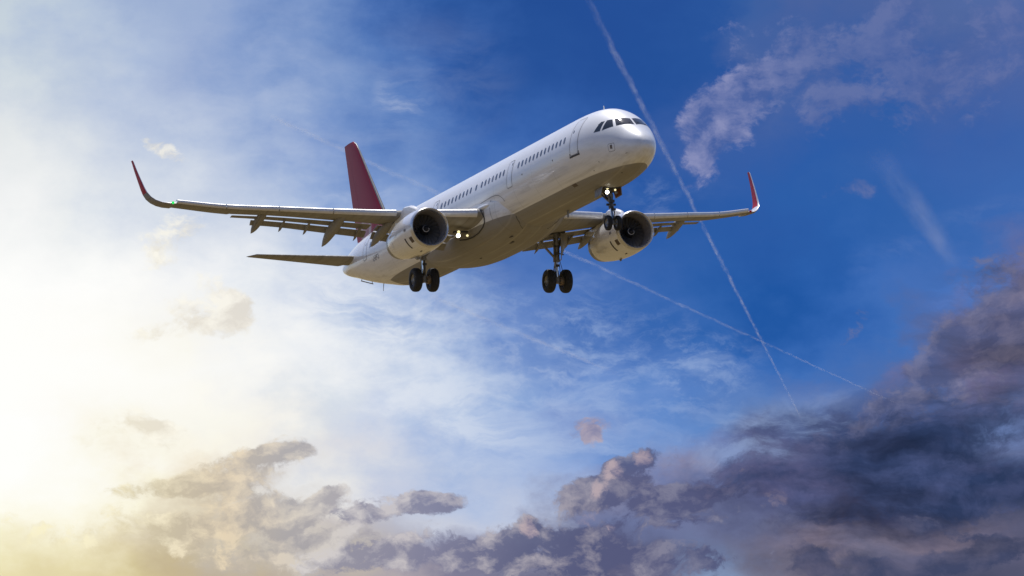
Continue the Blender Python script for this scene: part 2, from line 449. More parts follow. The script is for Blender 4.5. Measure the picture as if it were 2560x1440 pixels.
def nacelle_paint():
    m, n = material('nacelle_paint')
    b = n.node('ShaderNodeBsdfPrincipled')
    tc = n.node('ShaderNodeTexCoord').outputs['Object']
    x, y, z = n.sep(tc)
    st = n.noise(n.mapping(tc, sc=(0.3, 2.6, 2.6)), 1.5, 6, 0.62)[0]
    c = n.mix(n.rng(st, 0.48, 0.75, 0.0, 0.30), WHITE, (0.36, 0.31, 0.23))
    seam = n.math('MULTIPLY', lines(n, x, 1.13, 0.02, 0.55), 0.28)
    c = n.mix(seam, c, (0.10, 0.10, 0.10))
    n.put(b.inputs['Base Color'], c)
    n.put(b.inputs['Roughness'], n.rng(st, 0.3, 0.7, 0.18, 0.34))
    b.inputs['Coat Weight'].default_value = 0.8
    b.inputs['Coat Roughness'].default_value = 0.05
    finish(n, b)
    return m


def fin_paint():
    m, n = material('fin_paint')
    b = n.node('ShaderNodeBsdfPrincipled')
    tc = n.node('ShaderNodeTexCoord').outputs['Object']
    x, y, z = n.sep(tc)
    nz = n.noise(n.mapping(tc, sc=(1, 1, 0.4)), 1.3, 5, 0.6)[0]
    c = n.mix(n.rng(nz, 0.35, 0.75, 0.0, 0.35), RED, (0.26, 0.02, 0.04))
    # a faded pale disc low on the fin
    d = n.vmath('LENGTH', n.xyz(n.math('SUBTRACT', x, 40.3), 0.0, n.math('SUBTRACT', z, 2.3)))
    dn = n.math('ADD', d, n.math('MULTIPLY', n.math('SUBTRACT', nz, 0.5), 0.5))
    disc = n.math('MULTIPLY', n.rng(dn, 0.75, 1.25, 1.0, 0.0, True), n.rng(d, 0.5, 0.75, 0.4, 1.0))
    c = n.mix(n.math('MULTIPLY', disc, 0.8), c, (0.72, 0.66, 0.66))
    seam = n.math('MULTIPLY', lines(n, n.math('MULTIPLY_ADD', z, -0.36, x), 1.9, 0.02, 0.1), 0.3)
    c = n.mix(seam, c, (0.06, 0.01, 0.015))
    n.put(b.inputs['Base Color'], c)
    b.inputs['Roughness'].default_value = 0.5
    b.inputs['Specular IOR Level'].default_value = 0.25
    finish(n, b)
    return m


def cabin_glass():
    """window panes: mostly dark, with the blind down behind some of them"""
    m, n = material('cabin_glass')
    b = n.node('ShaderNodeBsdfPrincipled')
    rnd = n.node('ShaderNodeObjectInfo').outputs['Random']
    n.put(b.inputs['Base Color'], n.mix(n.rng(rnd, .72, .78), (0.028, 0.032, 0.05), (0.11, 0.11, 0.13)))
    b.inputs['Roughness'].default_value = 0.12
    finish(n, b)
    return m


MAT = dict(
    fuselage=fuselage_paint(), wing=wing_paint(), nacelle=nacelle_paint(), fin=fin_paint(),
    slat=plain('slat_metal', (0.74, 0.72, 0.69), 0.32, 0.25, 0.2, dirt=0.22),
    lip=plain('inlet_lip_metal', (0.66, 0.65, 0.63), 0.28, 0.75, dirt=0.12),
    nozzle=plain('nozzle_metal', (0.33, 0.33, 0.33), 0.38, 0.8, dirt=0.3),
    white=plain('white_paint', WHITE, 0.3, 0, 0.5, dirt=0.08),
    red=plain('red_paint', (0.46, 0.014, 0.036), 0.5, 0, 0.0, 0.2, dirt=0.2),
    line=plain('seam_rubber_well_shade', (0.05, 0.05, 0.055), 0.7),  # black of the rubber seals, also the painted shade of the gear wells
    softline=plain('seam_grey', (0.24, 0.24, 0.25), 0.6),
    sill=plain('scuffed_sill', (0.06, 0.055, 0.055), 0.6),
    glass=plain('dark_glass', (0.016, 0.022, 0.026), 0.06, 0, 0, 0.6, dirt=0.0),
    cabin=cabin_glass(),
    tyre=plain('tyre_rubber', (0.018, 0.017, 0.018), 0.75, dirt=0.3, scale=8),
    rim=plain('wheel_alloy', (0.33, 0.32, 0.31), 0.4, 0.6, dirt=0.4, scale=9),
    strut=plain('gear_grey', (0.27, 0.26, 0.245), 0.45, 0.2, dirt=0.45, scale=6),
    darkstrut=plain('gear_dark', (0.07, 0.066, 0.06), 0.5, 0.3, dirt=0.4, scale=6),
    chrome=plain('oleo_chrome', (0.72, 0.74, 0.78), 0.12, 1.0, dirt=0.05),
    brake=plain('brake_bronze', (0.42, 0.31, 0.20), 0.5, 0.4, dirt=0.4, scale=9),
    duct=plain('inlet_liner', (0.32, 0.30, 0.30), 0.42, 0.1, dirt=0.2),
    fan=plain('fan_blade', (0.24, 0.24, 0.25), 0.35, 0.7, dirt=0.3),
    spin=plain('spinner_black', (0.02, 0.02, 0.022), 0.4),
    mark=plain('spinner_mark', (0.8, 0.8, 0.8), 0.5, dirt=0.05),
    orange=plain('primer_orange', (0.28, 0.07, 0.02), 0.6, dirt=0.3),
    brown=plain('vent_brown', (0.12, 0.09, 0.07), 0.6, dirt=0.2),
    lamp=glow('landing_lamp', (1.0, 0.96, 0.82), 9.0),
    lampdim=glow('lamp_glow', (1.0, 0.86, 0.45), 1.3),
    green=glow('green_lamp', (0.04, 0.85, 0.16), 1.1),
)


# ------------------------------------------------------------------ mesh builder
class MB:
    def __init__(self):
        self.v, self.f, self.m, self.mi = [], [], [], 0

    def add(self, verts, faces):
        o = len(self.v)
        self.v += [tuple(q) for q in verts]
        self.f += [tuple(i + o for i in f) for f in faces]
        self.m += [self.mi] * len(faces)

    def loft(self, rings, cap0=True, cap1=True, closed=True):
        n = len(rings[0])
        vs = [p for r in rings for p in r]
        fs = []
        for i in range(len(rings) - 1):
            for j in range(n if closed else n - 1):
                k = (j + 1) % n
                fs.append((i * n + j, i * n + k, (i + 1) * n + k, (i + 1) * n + j))
        if cap0:
            fs.append(tuple(reversed(range(n))))
        if cap1:
            fs.append(tuple((len(rings) - 1) * n + j for j in range(n)))
        self.add(vs, fs)

    def cyl(self, p0, p1, r0, r1=None, n=14, cap=True):
        p0, p1 = Vector(p0), Vector(p1)
        r1 = r0 if r1 is None else r1
        d = (p1 - p0).normalized()
        a = d.cross(Vector((0, 0, 1) if abs(d.z) < 0.9 else (1, 0, 0))).normalized()
        b = d.cross(a)
        ring = lambda p, r: [p + (a * cos(2 * pi * i / n) + b * sin(2 * pi * i / n)) * r for i in range(n)]
        self.loft([ring(p0, r0), ring(p1, r1)], cap, cap)

    def lathe(self, o, d, prof, n=48, cap0=False, cap1=False):
        o, d = Vector(o), Vector(d).normalized()
        a = d.cross(Vector((0, 0, 1) if abs(d.z) < 0.9 else (1, 0, 0))).normalized()
        b = d.cross(a)
        self.loft([[o + d * t + (a * cos(2 * pi * i / n) + b * sin(2 * pi * i / n)) * r for i in range(n)] for t, r in prof], cap0, cap1)

    def box(self, c, sx, sy, sz, rot=None):
        c = Vector(c)
        R = rot or Matrix.Identity(3)
        vs = [c + R @ Vector((x * sx / 2, y * sy / 2, z * sz / 2)) for x in (-1, 1) for y in (-1, 1) for z in (-1, 1)]
        self.add(vs, [(0, 1, 3, 2), (4, 6, 7, 5), (0, 4, 5, 1), (2, 3, 7, 6), (0, 2, 6, 4), (1, 5, 7, 3)])

    def slab(self, poly, nrm, t):
        """a flat plate of thickness t with the outline poly"""
        nrm = Vector(nrm).normalized() * (t / 2)
        self.loft([[Vector(p) - nrm for p in poly], [Vector(p) + nrm for p in poly]])

    def build(self, name, mats, parent=None, sharp=35, smooth=True):
        me = bpy.data.meshes.new(name)
        me.from_pydata(self.v, [], self.f)
        mats = mats if isinstance(mats, (list, tuple)) else [mats]
        for q in mats:
            me.materials.append(MAT[q] if isinstance(q, str) else q)
        if len(mats) > 1:
            me.polygons.foreach_set('material_index', self.m)
        me.polygons.foreach_set('use_smooth', [smooth] * len(me.polygons))
        if smooth:
            me.set_sharp_from_angle(angle=rad(sharp))
        me.update()
        import bmesh
        bm = bmesh.new()
        bm.from_mesh(me)
        bmesh.ops.recalc_face_normals(bm, faces=bm.faces)
        bm.to_mesh(me)
        bm.free()
        o = bpy.data.objects.new(name, me)
        COL.objects.link(o)
        if parent:
            o.parent = parent
        return o


# ------------------------------------------------------------------ ground (below the frame; its bounce lights the belly)
def build_ground():
    m, n = material('dry_grass_ground')
    b = n.node('ShaderNodeBsdfPrincipled')
    tc = n.node('ShaderNodeTexCoord').outputs['Object']
    a = n.noise(tc, 0.02, 6, 0.6)[0]
    c = n.noise(tc, 0.8, 6, 0.65)[0]
    col = n.mix(n.rng(a, 0.35, 0.65), (0.215, 0.155, 0.068), (0.175, 0.128, 0.056))
    col = n.mix(n.rng(c, 0.4, 0.7, 0, 0.35), col, (0.14, 0.105, 0.045))
    n.put(b.inputs['Base Color'], col)
    b.inputs['Roughness'].default_value = 0.95
    b.inputs['Specular IOR Level'].default_value = 0.1
    finish(n, b)
    g = MB()
    radii = [0, 30, 120, 500, 2000, 8000, 40000]
    k = 72
    vs = [(0, 0, 0)]
    fs = []
    for ri, r in enumerate(radii[1:]):
        for i in range(k):
            h = 0.0 if r < 60 else 0.0
            vs.append((r * cos(2 * pi * i / k), r * sin(2 * pi * i / k), h))
    for i in range(k):
        fs.append((0, 1 + i, 1 + (i + 1) % k))
    for ri in range(len(radii) - 2):
        for i in range(k):
            j = (i + 1) % k
            fs.append((1 + ri * k + i, 1 + (ri + 1) * k + i, 1 + (ri + 1) * k + j, 1 + ri * k + j))
    g.add(vs, fs)
    o = g.build('ground', m, smooth=False)
    o['kind'] = 'structure'


build_ground()

# ------------------------------------------------------------------ the airliner
plane = bpy.data.objects.new('airliner', None)
COL.objects.link(plane)
plane.empty_display_size = 5
plane.location = ORIGIN
plane.rotation_euler = M.to_euler()
plane['label'] = 'white twin-engine jet airliner with red tail fin, landing gear and flaps down'
plane['category'] = 'airplane'


def mono(P):
    x = np.array([p[0] for p in P], float)
    y = np.array([p[1] for p in P], float)
    h = np.diff(x)
    d = np.diff(y) / h
    m = np.zeros_like(x)
    for i in range(1, len(x) - 1):
        if d[i - 1] * d[i] > 0:
            w1, w2 = 2 * h[i] + h[i - 1], h[i] + 2 * h[i - 1]
            m[i] = (w1 + w2) / (w1 / d[i - 1] + w2 / d[i])
    m[0], m[-1] = d[0], d[-1]

    def fn(q):
        q = float(min(max(q, x[0]), x[-1]))
        i = int(min(max(np.searchsorted(x, q) - 1, 0), len(x) - 2))
        t = (q - x[i]) / h[i]
        return float((2 * t**3 - 3 * t**2 + 1) * y[i] + (t**3 - 2 * t**2 + t) * h[i] * m[i] + (-2 * t**3 + 3 * t**2) * y[i + 1] + (t**3 - t**2) * h[i] * m[i + 1])
    return fn


F_TOP = mono([(0.15, -.82), (.2, -.66), (.34, -.45), (.58, -.22), (.92, .02), (1.25, .24), (1.52, .43), (1.95, .76), (2.4, 1.06), (2.85, 1.31), (3.4, 1.55), (4.2, 1.79), (5, 1.89), (6, 1.94), (7, 1.955), (30, 1.96), (34, 1.98), (38, 1.91), (41, 1.72), (43.5, 1.40), (44.4, 1.12), (44.51, 1.05)])
F_BOT = mono([(0.15, -.82), (.2, -1.0), (.34, -1.17), (.58, -1.36), (.92, -1.52), (1.4, -1.67), (2, -1.82), (3, -1.96), (4, -2.04), (5.2, -2.09), (8, -2.12), (29, -2.17), (31, -2.15), (33, -2.06), (35, -1.82), (36.3, -1.56), (38, -1.20), (39.6, -.83), (41.9, -.24), (44.2, .36), (44.51, .48)])
F_WID = mono([(0.15, 0), (.2, .18), (.34, .36), (.58, .57), (.92, .77), (1.4, .98), (2, 1.24), (3, 1.56), (4, 1.78), (5, 1.91), (6, 1.96), (7, 1.975), (30, 1.975), (32, 1.95), (35, 1.80), (38, 1.50), (41, 1.0), (43, .58), (44.51, .20)])
F_ZC = mono([(0.15, -.82), (.58, -.78), (1.4, -.60), (2.5, -.38), (4, -.18), (6, -.09), (30, -.09), (34, .0), (38, .28), (41, .52), (44.51, .77)])


def skin(s, z, side=1):
    """point of the fuselage skin at station s, height z"""
    zc, w = F_ZC(s), F_WID(s)
    h = (F_TOP(s) - zc) if z > zc else (zc - F_BOT(s))
    q = max(0.0, 1 - ((z - zc) / h) ** 2)
    return Vector((s, side * w * sqrt(q), z))


def skin_a(s, a):
    """point of the skin at section angle a (0 starboard, 90 crown, -90 keel)"""
    zc = F_ZC(s)
    a = rad(a)
    h = (F_TOP(s) - zc) if sin(a) > 0 else (zc - F_BOT(s))
    return Vector((s, F_WID(s) * cos(a), zc + h * sin(a)))


def skin_F(p):
    s = min(max(p[0], 0.16), 44.5)
    zc = F_ZC(s)
    h = (F_TOP(s) - zc) if p[2] > zc else (zc - F_BOT(s))
    return (p[1] / F_WID(s)) ** 2 + ((p[2] - zc) / h) ** 2 - 1


def skin_n(p):
    e = 0.004
    g = Vector([(skin_F(p + d) - skin_F(p - d)) / (2 * e) for d in (Vector((e, 0, 0)), Vector((0, e, 0)), Vector((0, 0, e)))])
    return g.normalized()


def onto(p, off):
    """drop a point onto the skin and lift it by off"""
    p = Vector(p)
    for _ in range(12):
        f = skin_F(p)
        e = 0.004
        g = Vector([(skin_F(p + d) - skin_F(p - d)) / (2 * e) for d in (Vector((e, 0, 0)), Vector((0, e, 0)), Vector((0, 0, e)))])
        p = p - g * (f / max(g.length_squared, 1e-6))
    return p + skin_n(p) * off


def part(mb, name, mats, parent=None, label=None, sharp=35):
    o = mb.build(name, mats, parent or plane, sharp)
    if label:
        o['label'] = label
    return o


# ---- fuselage
ss = sorted(set([0.15 + 1.35 * (i / 40) ** 2 for i in range(41)] + [1.5 + 5.5 * i / 44 for i in range(45)] + [7 + 23 * i / 40 for i in range(41)] + [30 + 14.5 * i / 40 for i in range(41)]))
NA = 112
b = MB()
b.loft([[skin_a(s, 360.0 * i / NA) for i in range(NA)] for s in ss[1:]], True, True)
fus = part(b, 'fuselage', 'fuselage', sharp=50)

# auxiliary power outlet
b = MB()
b.lathe((44.48, 0, .77), (1, 0, 0.12), [(-.05, .19), (.10, .17), (.10, .13), (-.25, .12)], 20, False, True)
part(b, 'exhaust_outlet', 'nozzle', fus)


def patch(outline, off=0.006, name='panel', mats='glass', parent=None, ring=0, label=None):
    """a plate that follows the skin: outline = (s, z) or xyz points"""
    pts = [Vector(q) if len(q) == 3 else skin(q[0], q[1]) for q in outline]
    c = sum(pts, Vector()) / len(pts)
    b = MB()
    rings = []
    for k in (1.0, 0.8, 0.6, 0.4, 0.2):
        rings.append([onto(c + (p - c) * k, off) for p in pts])
    rim = [onto(p, -0.01) for p in pts]
    b.loft([rim] + rings, False, True)
    return part(b, name, mats, parent, label, 60)


def ribbon(b, path, width, off=0.004, closed=True):
    """a narrow strip along a path of (s, z) points on the skin"""
    P = [skin(*q) if len(q) == 2 else Vector(q) for q in path]
    n = len(P)
    L, R = [], []
    for i in range(n):
        a, c = (P[(i - 1) % n], P[(i + 1) % n]) if closed else (P[max(i - 1, 0)], P[min(i + 1, n - 1)])
        t = (c - a).normalized()
        nn = skin_n(P[i])
        sd = nn.cross(t).normalized() * (width / 2)
        L.append(onto(P[i] + sd, off))
        R.append(onto(P[i] - sd, off))
    vs = L + R
    fs = [(i, (i + 1) % n, n + (i + 1) % n, n + i) for i in range(n if closed else n - 1)]
    b.add(vs, fs)


def rrect(s0, s1, z0, z1, r, k=5, m=8):
    pts = []
    for cx, cz, a0 in ((s1 - r, z1 - r, 0), (s0 + r, z1 - r, 90), (s0 + r, z0 + r, 180), (s1 - r, z0 + r, 270)):
        for i in range(k + 1):
            a = rad(a0 + 90 * i / k)
            pts.append((cx + r * cos(a), cz + r * sin(a)))
    out = []
    for i, p in enumerate(pts):
        q = pts[(i + 1) % len(pts)]
        out.append(p)
        d = math.hypot(q[0] - p[0], q[1] - p[1])
        for j in range(1, int(d / 0.12)):
            u = j / int(d / 0.12)
            out.append((p[0] + (q[0] - p[0]) * u, p[1] + (q[1] - p[1]) * u))
    return out


# ---- cockpit windows: starboard three, port three mirrored
def quad(c, k=7):
    out = []
    for i in range(4):
        p, q = Vector(c[i]), Vector(c[(i + 1) % 4])
        out += [p + (q - p) * (j / k) for j in range(k)]
    return out


W1 = [(2.44, .70, .88), (2.08, .045, .85), (1.53, .045, .42), (1.97, .85, .45)]
W2 = [(2.76, .98, .88), (2.51, .79, .88), (2.09, .96, .44), (2.69, 1.34, .34)]
W3 = [(3.12, 1.22, .86), (2.85, 1.07, .86), (2.81, 1.40, .34), (3.27, 1.53, .345)]
for side in (1, -1):
    for Wc, nm in ((W1, 'windshield'), (W2, 'cockpit_window'), (W3, 'cockpit_window')):
        cc = [Vector((a, side * y, z)) for a, y, z in Wc]
        pp = quad(cc)
        if Wc is W3:                       # its upper aft corner is cut off
            pp = quad([cc[0] + (cc[1] - cc[0]) * 0.25, cc[1], cc[2], cc[3]])
            pp.append(cc[3] + (cc[0] - cc[3]) * 0.72)
        cen = sum(pp, Vector()) / len(pp)
        bb = MB()
        rings = [[onto(cen + (p - cen) * k, 0.004) for p in pp] for k in (1.0, 0.75, 0.5, 0.25)]
        bb.loft([[onto(p, -0.01) for p in pp]] + rings, False, True)
        part(bb, nm, 'glass', fus, sharp=60)
        if nm == 'windshield':
            bw = MB()
            q0, q1 = onto(cen + (cc[3] - cen) * 0.7, 0.02), onto(cen + (cc[1] - cen) * 0.1 + (cc[2] - cen) * 0.55, 0.02)
            bw.cyl(q0, q1, 0.012, 0.008, 6)
            part(bw, 'windshield_wiper', 'darkstrut', fus)

# ---- cabin windows
win_s = [6.25 + .5235 * i for i in range(13)] + [14.63 + .528 * i for i in range(7)] + [18.61] + [19.42 + .55 * i for i in range(9)]
win_s += [26.6 + .533 * i for i in range(18)]
for s in win_s:
    zc = 0.53 if s < 31 else 0.53 + (s - 31) * 0.01
    pts = [(s + .118 * (abs(cos(a)) ** 0.8) * (1 if cos(a) > 0 else -1), zc + .175 * (abs(sin(a)) ** 0.8) * (1 if sin(a) > 0 else -1)) for a in [2 * pi * i / 16 for i in range(16)]]
    patch(pts, 0.005, 'cabin_window', 'cabin', fus)


# ---- doors
def door(s0, s1, z0, z1, sill, win, name='passenger_door'):
    P = rrect(s0, s1, z0, z1, 0.12)
    b = MB()
    b.mi = 0
    ribbon(b, P, 0.030, 0.006)
    if sill:
        b.mi = 1
        for q in range(10):
            a, c = s0 - .12 + (s1 - s0 + .24) * q / 10, s0 - .12 + (s1 - s0 + .24) * (q + 1) / 10
            up = 0.0
            v = [onto(skin(a, z0 - .10), .007), onto(skin(c, z0 - .10), .007), onto(skin(c, z0 - .015), .007), onto(skin(a, z0 - .015), .007)]
            b.add(v, [(0, 1, 2, 3)])
        for sx in (s0 - .07, s1 + .02):
            v = [onto(skin(sx, z0 - .05), .0075), onto(skin(sx + .06, z0 - .05), .0075), onto(skin(sx + .06, z0 + .13), .0075), onto(skin(sx, z0 + .13), .0075)]
            b.add(v, [(0, 1, 2, 3)])
    # the door leaf itself stands a hair proud of the skin
    b.mi = 2
    rows = 12
    g = []
    for i in range(rows + 1):
        z = z0 + .05 + (z1 - z0 - .10) * i / rows
        g.append([onto(skin(s0 + .05 + (s1 - s0 - .10) * j / 4, z), .004) for j in range(5)])
    b.loft(g, False, False, closed=False)
    o = part(b, name, ['softline', 'sill', 'white'], fus)
    o_w = patch([(win + .055 * cos(a), .78 + .085 * sin(a)) for a in [2 * pi * i / 12 for i in range(12)]], 0.008, 'door_window', 'cabin', fus)
    return o


door(4.62, 5.48, -.42, 1.42, True, 5.27)
door(13.37, 14.08, -.42, .98, False, 13.55)
door(24.45, 25.2, -.42, .98, False, 24.7)
door(36.4, 37.15, -.1, 1.35, False, 36.7)

# ---- small things on the skin
b = MB()
b.mi = 0
ribbon(b, rrect(1.72, 2.13, -.86, -.47, .07), .022, .004)
b.mi = 1
for i in range(4):
    v = [onto(skin(1.86, -.73 + i * .05), .005), onto(skin(2.0, -.73 + i * .05), .005), onto(skin(2.0, -.685 + i * .05), .005), onto(skin(1.86, -.685 + i * .05), .005)]
    b.add(v, [(0, 1, 2, 3)])
part(b, 'service_panel', ['softline', 'brown'], fus, 'small square panel with a dark vent below the cockpit')


def dot(p, r, name, mat='sill'):
    p = onto(p, 0)
    nn = skin_n(p)
    a = nn.cross(Vector((0, 0, 1))).normalized()
    c = nn.cross(a)
    pts = [p + (a * cos(2 * pi * i / 12) + c * sin(2 * pi * i / 12)) * r for i in range(12)]
    return patch(pts, .005, name, mat, fus)


for q, r in (((7.74, 1.97, -.18), .045), ((11.91, 1.97, -.08), .05), ((3.16, 1.39, -1.16), .03), ((3.98, 1.33, -1.44), .03), ((2.48, .47, -1.82), .04), ((2.47, -.46, -1.82), .035)):
    dot(q, r, 'static_port')
patch([onto(q, 0) for q in ((6.45, 1.33, -1.58), (6.95, 1.33, -1.58), (6.95, 1.18, -1.71), (6.45, 1.18, -1.71))], .006, 'outflow_valve', 'brown', fus)
for q in ((1.05, .74, -1.09),):
    bb = MB()
    p0 = onto(q, 0)
    nn = skin_n(p0)
    bb.cyl(p0, p0 + nn * .09, .012, .01, 6)
    bb.cyl(p0 + nn * .09 + Vector((.05, 0, 0)), p0 + nn * .09 - Vector((.10, 0, 0)), .013, .009, 6)
    part(bb, 'pitot_probe', 'darkstrut', fus)


def blade(s, z, ln, h, name, y=0.0, rake=.35, mat='white', t=.03):
    sgn = 1 if h > 0 else -1
    b = MB()
    r0 = [(s, y, z), (s + ln * .3, y + t / 2, z), (s + ln, y, z), (s + ln * .3, y - t / 2, z)]
    r1 = [(s + abs(h) * rake, y, z + h), (s + abs(h) * rake + ln * .2, y + t / 4, z + h), (s + abs(h) * rake + ln * .6, y, z + h), (s + abs(h) * rake + ln * .2, y - t / 4, z + h)]
    b.loft([r0, r1])
    return part(b, name, mat, fus)


blade(5.2, 1.86, .22, .32, 'blade_antenna')
blade(29.3, 1.93, .35, .30, 'blade_antenna')
blade(18.0, 1.93, .30, .18, 'blade_antenna')
blade(10.6, -2.08, .38, -.42, 'blade_antenna', mat='strut')
blade(30.6, -2.12, .20, -.32, 'drain_mast', mat='strut')
blade(38.3, -1.08, .14, -.45, 'drain_mast', mat='strut')
b = MB()
b.cyl((40.0, .05, -.86), (41.9, .05, -.36), .03, .03, 8)
b.cyl((40.1, .05, -.84), (40.1, .05, -.66), .02, .02, 6)
b.cyl((41.8, .05, -.39), (41.8, .05, -.22), .02, .02, 6)
part(b, 'tail_strip', 'strut', fus)

# registration on the rear flank: too small in the photograph to be read, kept as broken dark strokes
b = MB()
random.seed(3)
sx = 34.0
while sx < 35.1:
    wv = random.uniform(.07, .11)
    for zz, hh in ((-.47, .09), (-.36, .09), (-.25, .06)):
        if random.random() < .86:
            v = [onto(skin(sx, zz), .005), onto(skin(sx + wv, zz), .005), onto(skin(sx + wv, zz + hh), .005), onto(skin(sx, zz + hh), .005)]
            b.add(v, [(0, 1, 2, 3)])
    sx += wv + random.choice((.03, .03, .06))
part(b, 'registration_lettering', 'softline', fus)

# ---- belly fairing
b = MB()
st = [(14.7, 1.40, -1.95, -1.0), (15.2, 1.70, -2.20, -.85), (15.9, 1.92, -2.36, -.75), (16.8, 2.08, -2.50, -.62), (18.2, 2.17, -2.62, -.52), (20.0, 2.20, -2.67, -.50), (22.5, 2.19, -2.67, -.50), (24.4, 2.12, -2.60, -.55), (25.8, 2.00, -2.46, -.62), (26.8, 1.82, -2.31, -.75), (27.6, 1.55, -2.16, -.95), (28.1, 1.2, -2.08, -1.2)]
fw, fz, ft = mono([(a, q) for a, q, _, _ in st]), mono([(a, q) for a, _, q, _ in st]), mono([(a, q) for a, _, _, q in st])
rings = []
for i in range(61):
    s = 14.7 + 13.4 * i / 60
    w_, zb, zt = fw(s), fz(s), ft(s)
    ring = []
    for j in range(49):
        a = pi * j / 48
        e = 2 / 2.7
        yy = w_ * (abs(cos(a)) ** e) * (1 if cos(a) > 0 else -1)
        ring.append((s, yy, zt - (zt - zb) * (sin(a) ** e)))
    ring += [(s, -w_ * .55, zt + .25), (s, w_ * .55, zt + .25)]
    rings.append(ring)
b.loft(rings)
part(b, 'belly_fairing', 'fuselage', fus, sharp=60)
for q, ln, wd in (((17.6, .46, -2.575), .50, .10), ((16.72, .83, -2.435), .38, .10), ((21.8, .58, -2.655), .25, .06)):
    b = MB()
    b.box(q, ln, wd, .03)
    part(b, 'belly_vent', 'sill', fus)


def cord(path, r, name, mat, parent, n=8):
    """a rubber seal laid along a path of points"""
    P = [Vector(q) for q in path]
    rings = []
    for i, p_ in enumerate(P):
        t = (P[min(i + 1, len(P) - 1)] - P[max(i - 1, 0)]).normalized()
        a_ = t.cross(Vector((0, 0, 1) if abs(t.z) < .9 else (1, 0, 0))).normalized()
        c_ = t.cross(a_)
        rings.append([p_ + (a_ * cos(2 * pi * j / n) + c_ * sin(2 * pi * j / n)) * r for j in range(n)])
    b = MB()
    b.loft(rings)
    return part(b, name, mat, parent)


for sg in (1, -1):
    cord([(s_, sg * y_, z_) for s_, y_, z_ in ((17.27, 2.24, -.92), (17.22, 2.17, -1.14), (17.26, 2.07, -1.35), (17.36, 2.02, -1.54), (17.77, 1.97, -1.74), (18.53, 1.92, -1.91), (19.46, 1.90, -1.98), (20.42, 1.92, -1.93), (21.14, 1.98, -1.82))], .032, 'wing_root_seal', 'line', fus)
    cord([(s_, sg * y_, z_) for s_, y_, z_ in ((16.55, 1.93, -.55), (16.5, 2.035, -.96), (16.5, 2.01, -1.27), (16.48, 1.905, -1.6))], .012, 'fairing_seam', 'softline', fus, 6)
    cord([(s_, sg * y_, z_) for s_, y_, z_ in ((14.83, 1.262, -1.69), (14.92, 1.16, -1.83), (15.01, 1.02, -1.975), (15.22, .87, -2.11), (15.43, .69, -2.225))], .016, 'fairing_seam', 'line', fus, 6)
    # the blunt white lobe where the wing's leading edge meets the body
    b = MB()
    rings = []
    for i in range(13):
        u = -1 + 2 * i / 12
        k_ = sqrt(max(1e-4, 1 - u * u))
        rings.append([Vector((17.35 + .95 * u, sg * (2.06 + .10 * u + .20 * k_ * cos(2 * pi * j / 16)), -.80 - .03 * u + .13 * k_ * sin(2 * pi * j / 16))) for j in range(16)])
    b.loft(rings)
    part(b, 'wing_root_fillet', 'white', fus, sharp=70)
P = [(14.85, 1.80, -.92), (15.05, 1.88, -.68), (15.4, 1.93, -.50), (15.75, 1.95, -.43), (16.3, 1.955, -.405), (16.9, 1.955, -.42), (17.9, 1.95, -.455), (18.9, 1.945, -.49)]
ribbon(b, [onto(p, 0) for p in P], .035, .012, closed=False)
part(b, 'fairing_seam', 'softline', fus)

# ------------------------------------------------------------------ wings
ZLE = mono([(0, -1.0), (2.4, -.86), (4.3, -.72), (6.2, -.59), (8.3, -.365), (9.2, -.26), (11.8, .07), (14.1, .36), (16.4, .80), (16.6, .84)])
LE = lambda y: 16.95 + (y - 1.975) * .52
TE = lambda y: 23.05 + max(0.0, y - 6.4) * .29
CH = lambda y: TE(y) - LE(y)
ZG1 = mono([(0, -1.78), (2.2, -1.48), (4.5, -1.12), (6.55, -.79), (8.5, -.52), (11.65, -.11), (13.45, .06), (16.6, .62)])
ZG2 = mono([(2.2, -1.76), (4.5, -1.38), (6.55, -1.0), (8.5, -.70), (11.65, -.25), (13.45, -.06)])
ZTE = mono([(2.2, -2.03), (4.5, -1.66), (6.55, -1.27), (8.5, -.95), (11.65, -.45), (13.45, -.30)])


def foil(t, x):
    return 5 * t * (.2969 * sqrt(max(x, 0)) - .126 * x - .3516 * x * x + .2843 * x**3 - .1036 * x**4)


def section(y, x0, x1, n=14, side=1):
    """closed section ring of the wing at span y between chord fractions"""
    c, t = CH(y), .152 - .045 * min(1, y / 12)
    s0 = LE(y) + .14
    c = c - .10
    z0 = ZLE(y) - .17
    lo75 = z0 - foil(t, .75) * c
    drop = lo75 - (ZG1(y) + .02)
    up, dn = [], []
    for i in range(n + 1):
        u = x0 + (x1 - x0) * (1 - cos(pi * i / n)) / 2 if x0 == 0 else x0 + (x1 - x0) * i / n
        zz = z0 - drop * (u / .75) ** 1.15
        up.append(Vector((s0 + u * c, side * y, zz + foil(t, u) * c * 1.0)))
        dn.append(Vector((s0 + u * c, side * y, zz - foil(t, u) * c)))
    return up + dn[::-1][:-1] if x0 == 0 else up + dn[::-1]


def aero(cx0, z0, cx1, z1, y, thick, n=9, side=1):
    """a small aerofoil ring from (cx0, z0) to (cx1, z1); z0, z1 give its lower edge line"""
    d = Vector((cx1 - cx0, 0, z1 - z0))
    L = d.length
    d = d / L
    nn = Vector((-d.z, 0, d.x))
    up, dn = [], []
    for i in range(n + 1):
        u = (1 - cos(pi * i / n)) / 2
        h = foil(thick, u) * L
        base = Vector((cx0, side * y, z0)) + d * (u * L) + nn * (foil(thick, .3) * L * .5 * (1 - u))
        up.append(base + nn * h * 1.35)
        dn.append(base - nn * h * .55)
    return up + dn[::-1][1:-1]


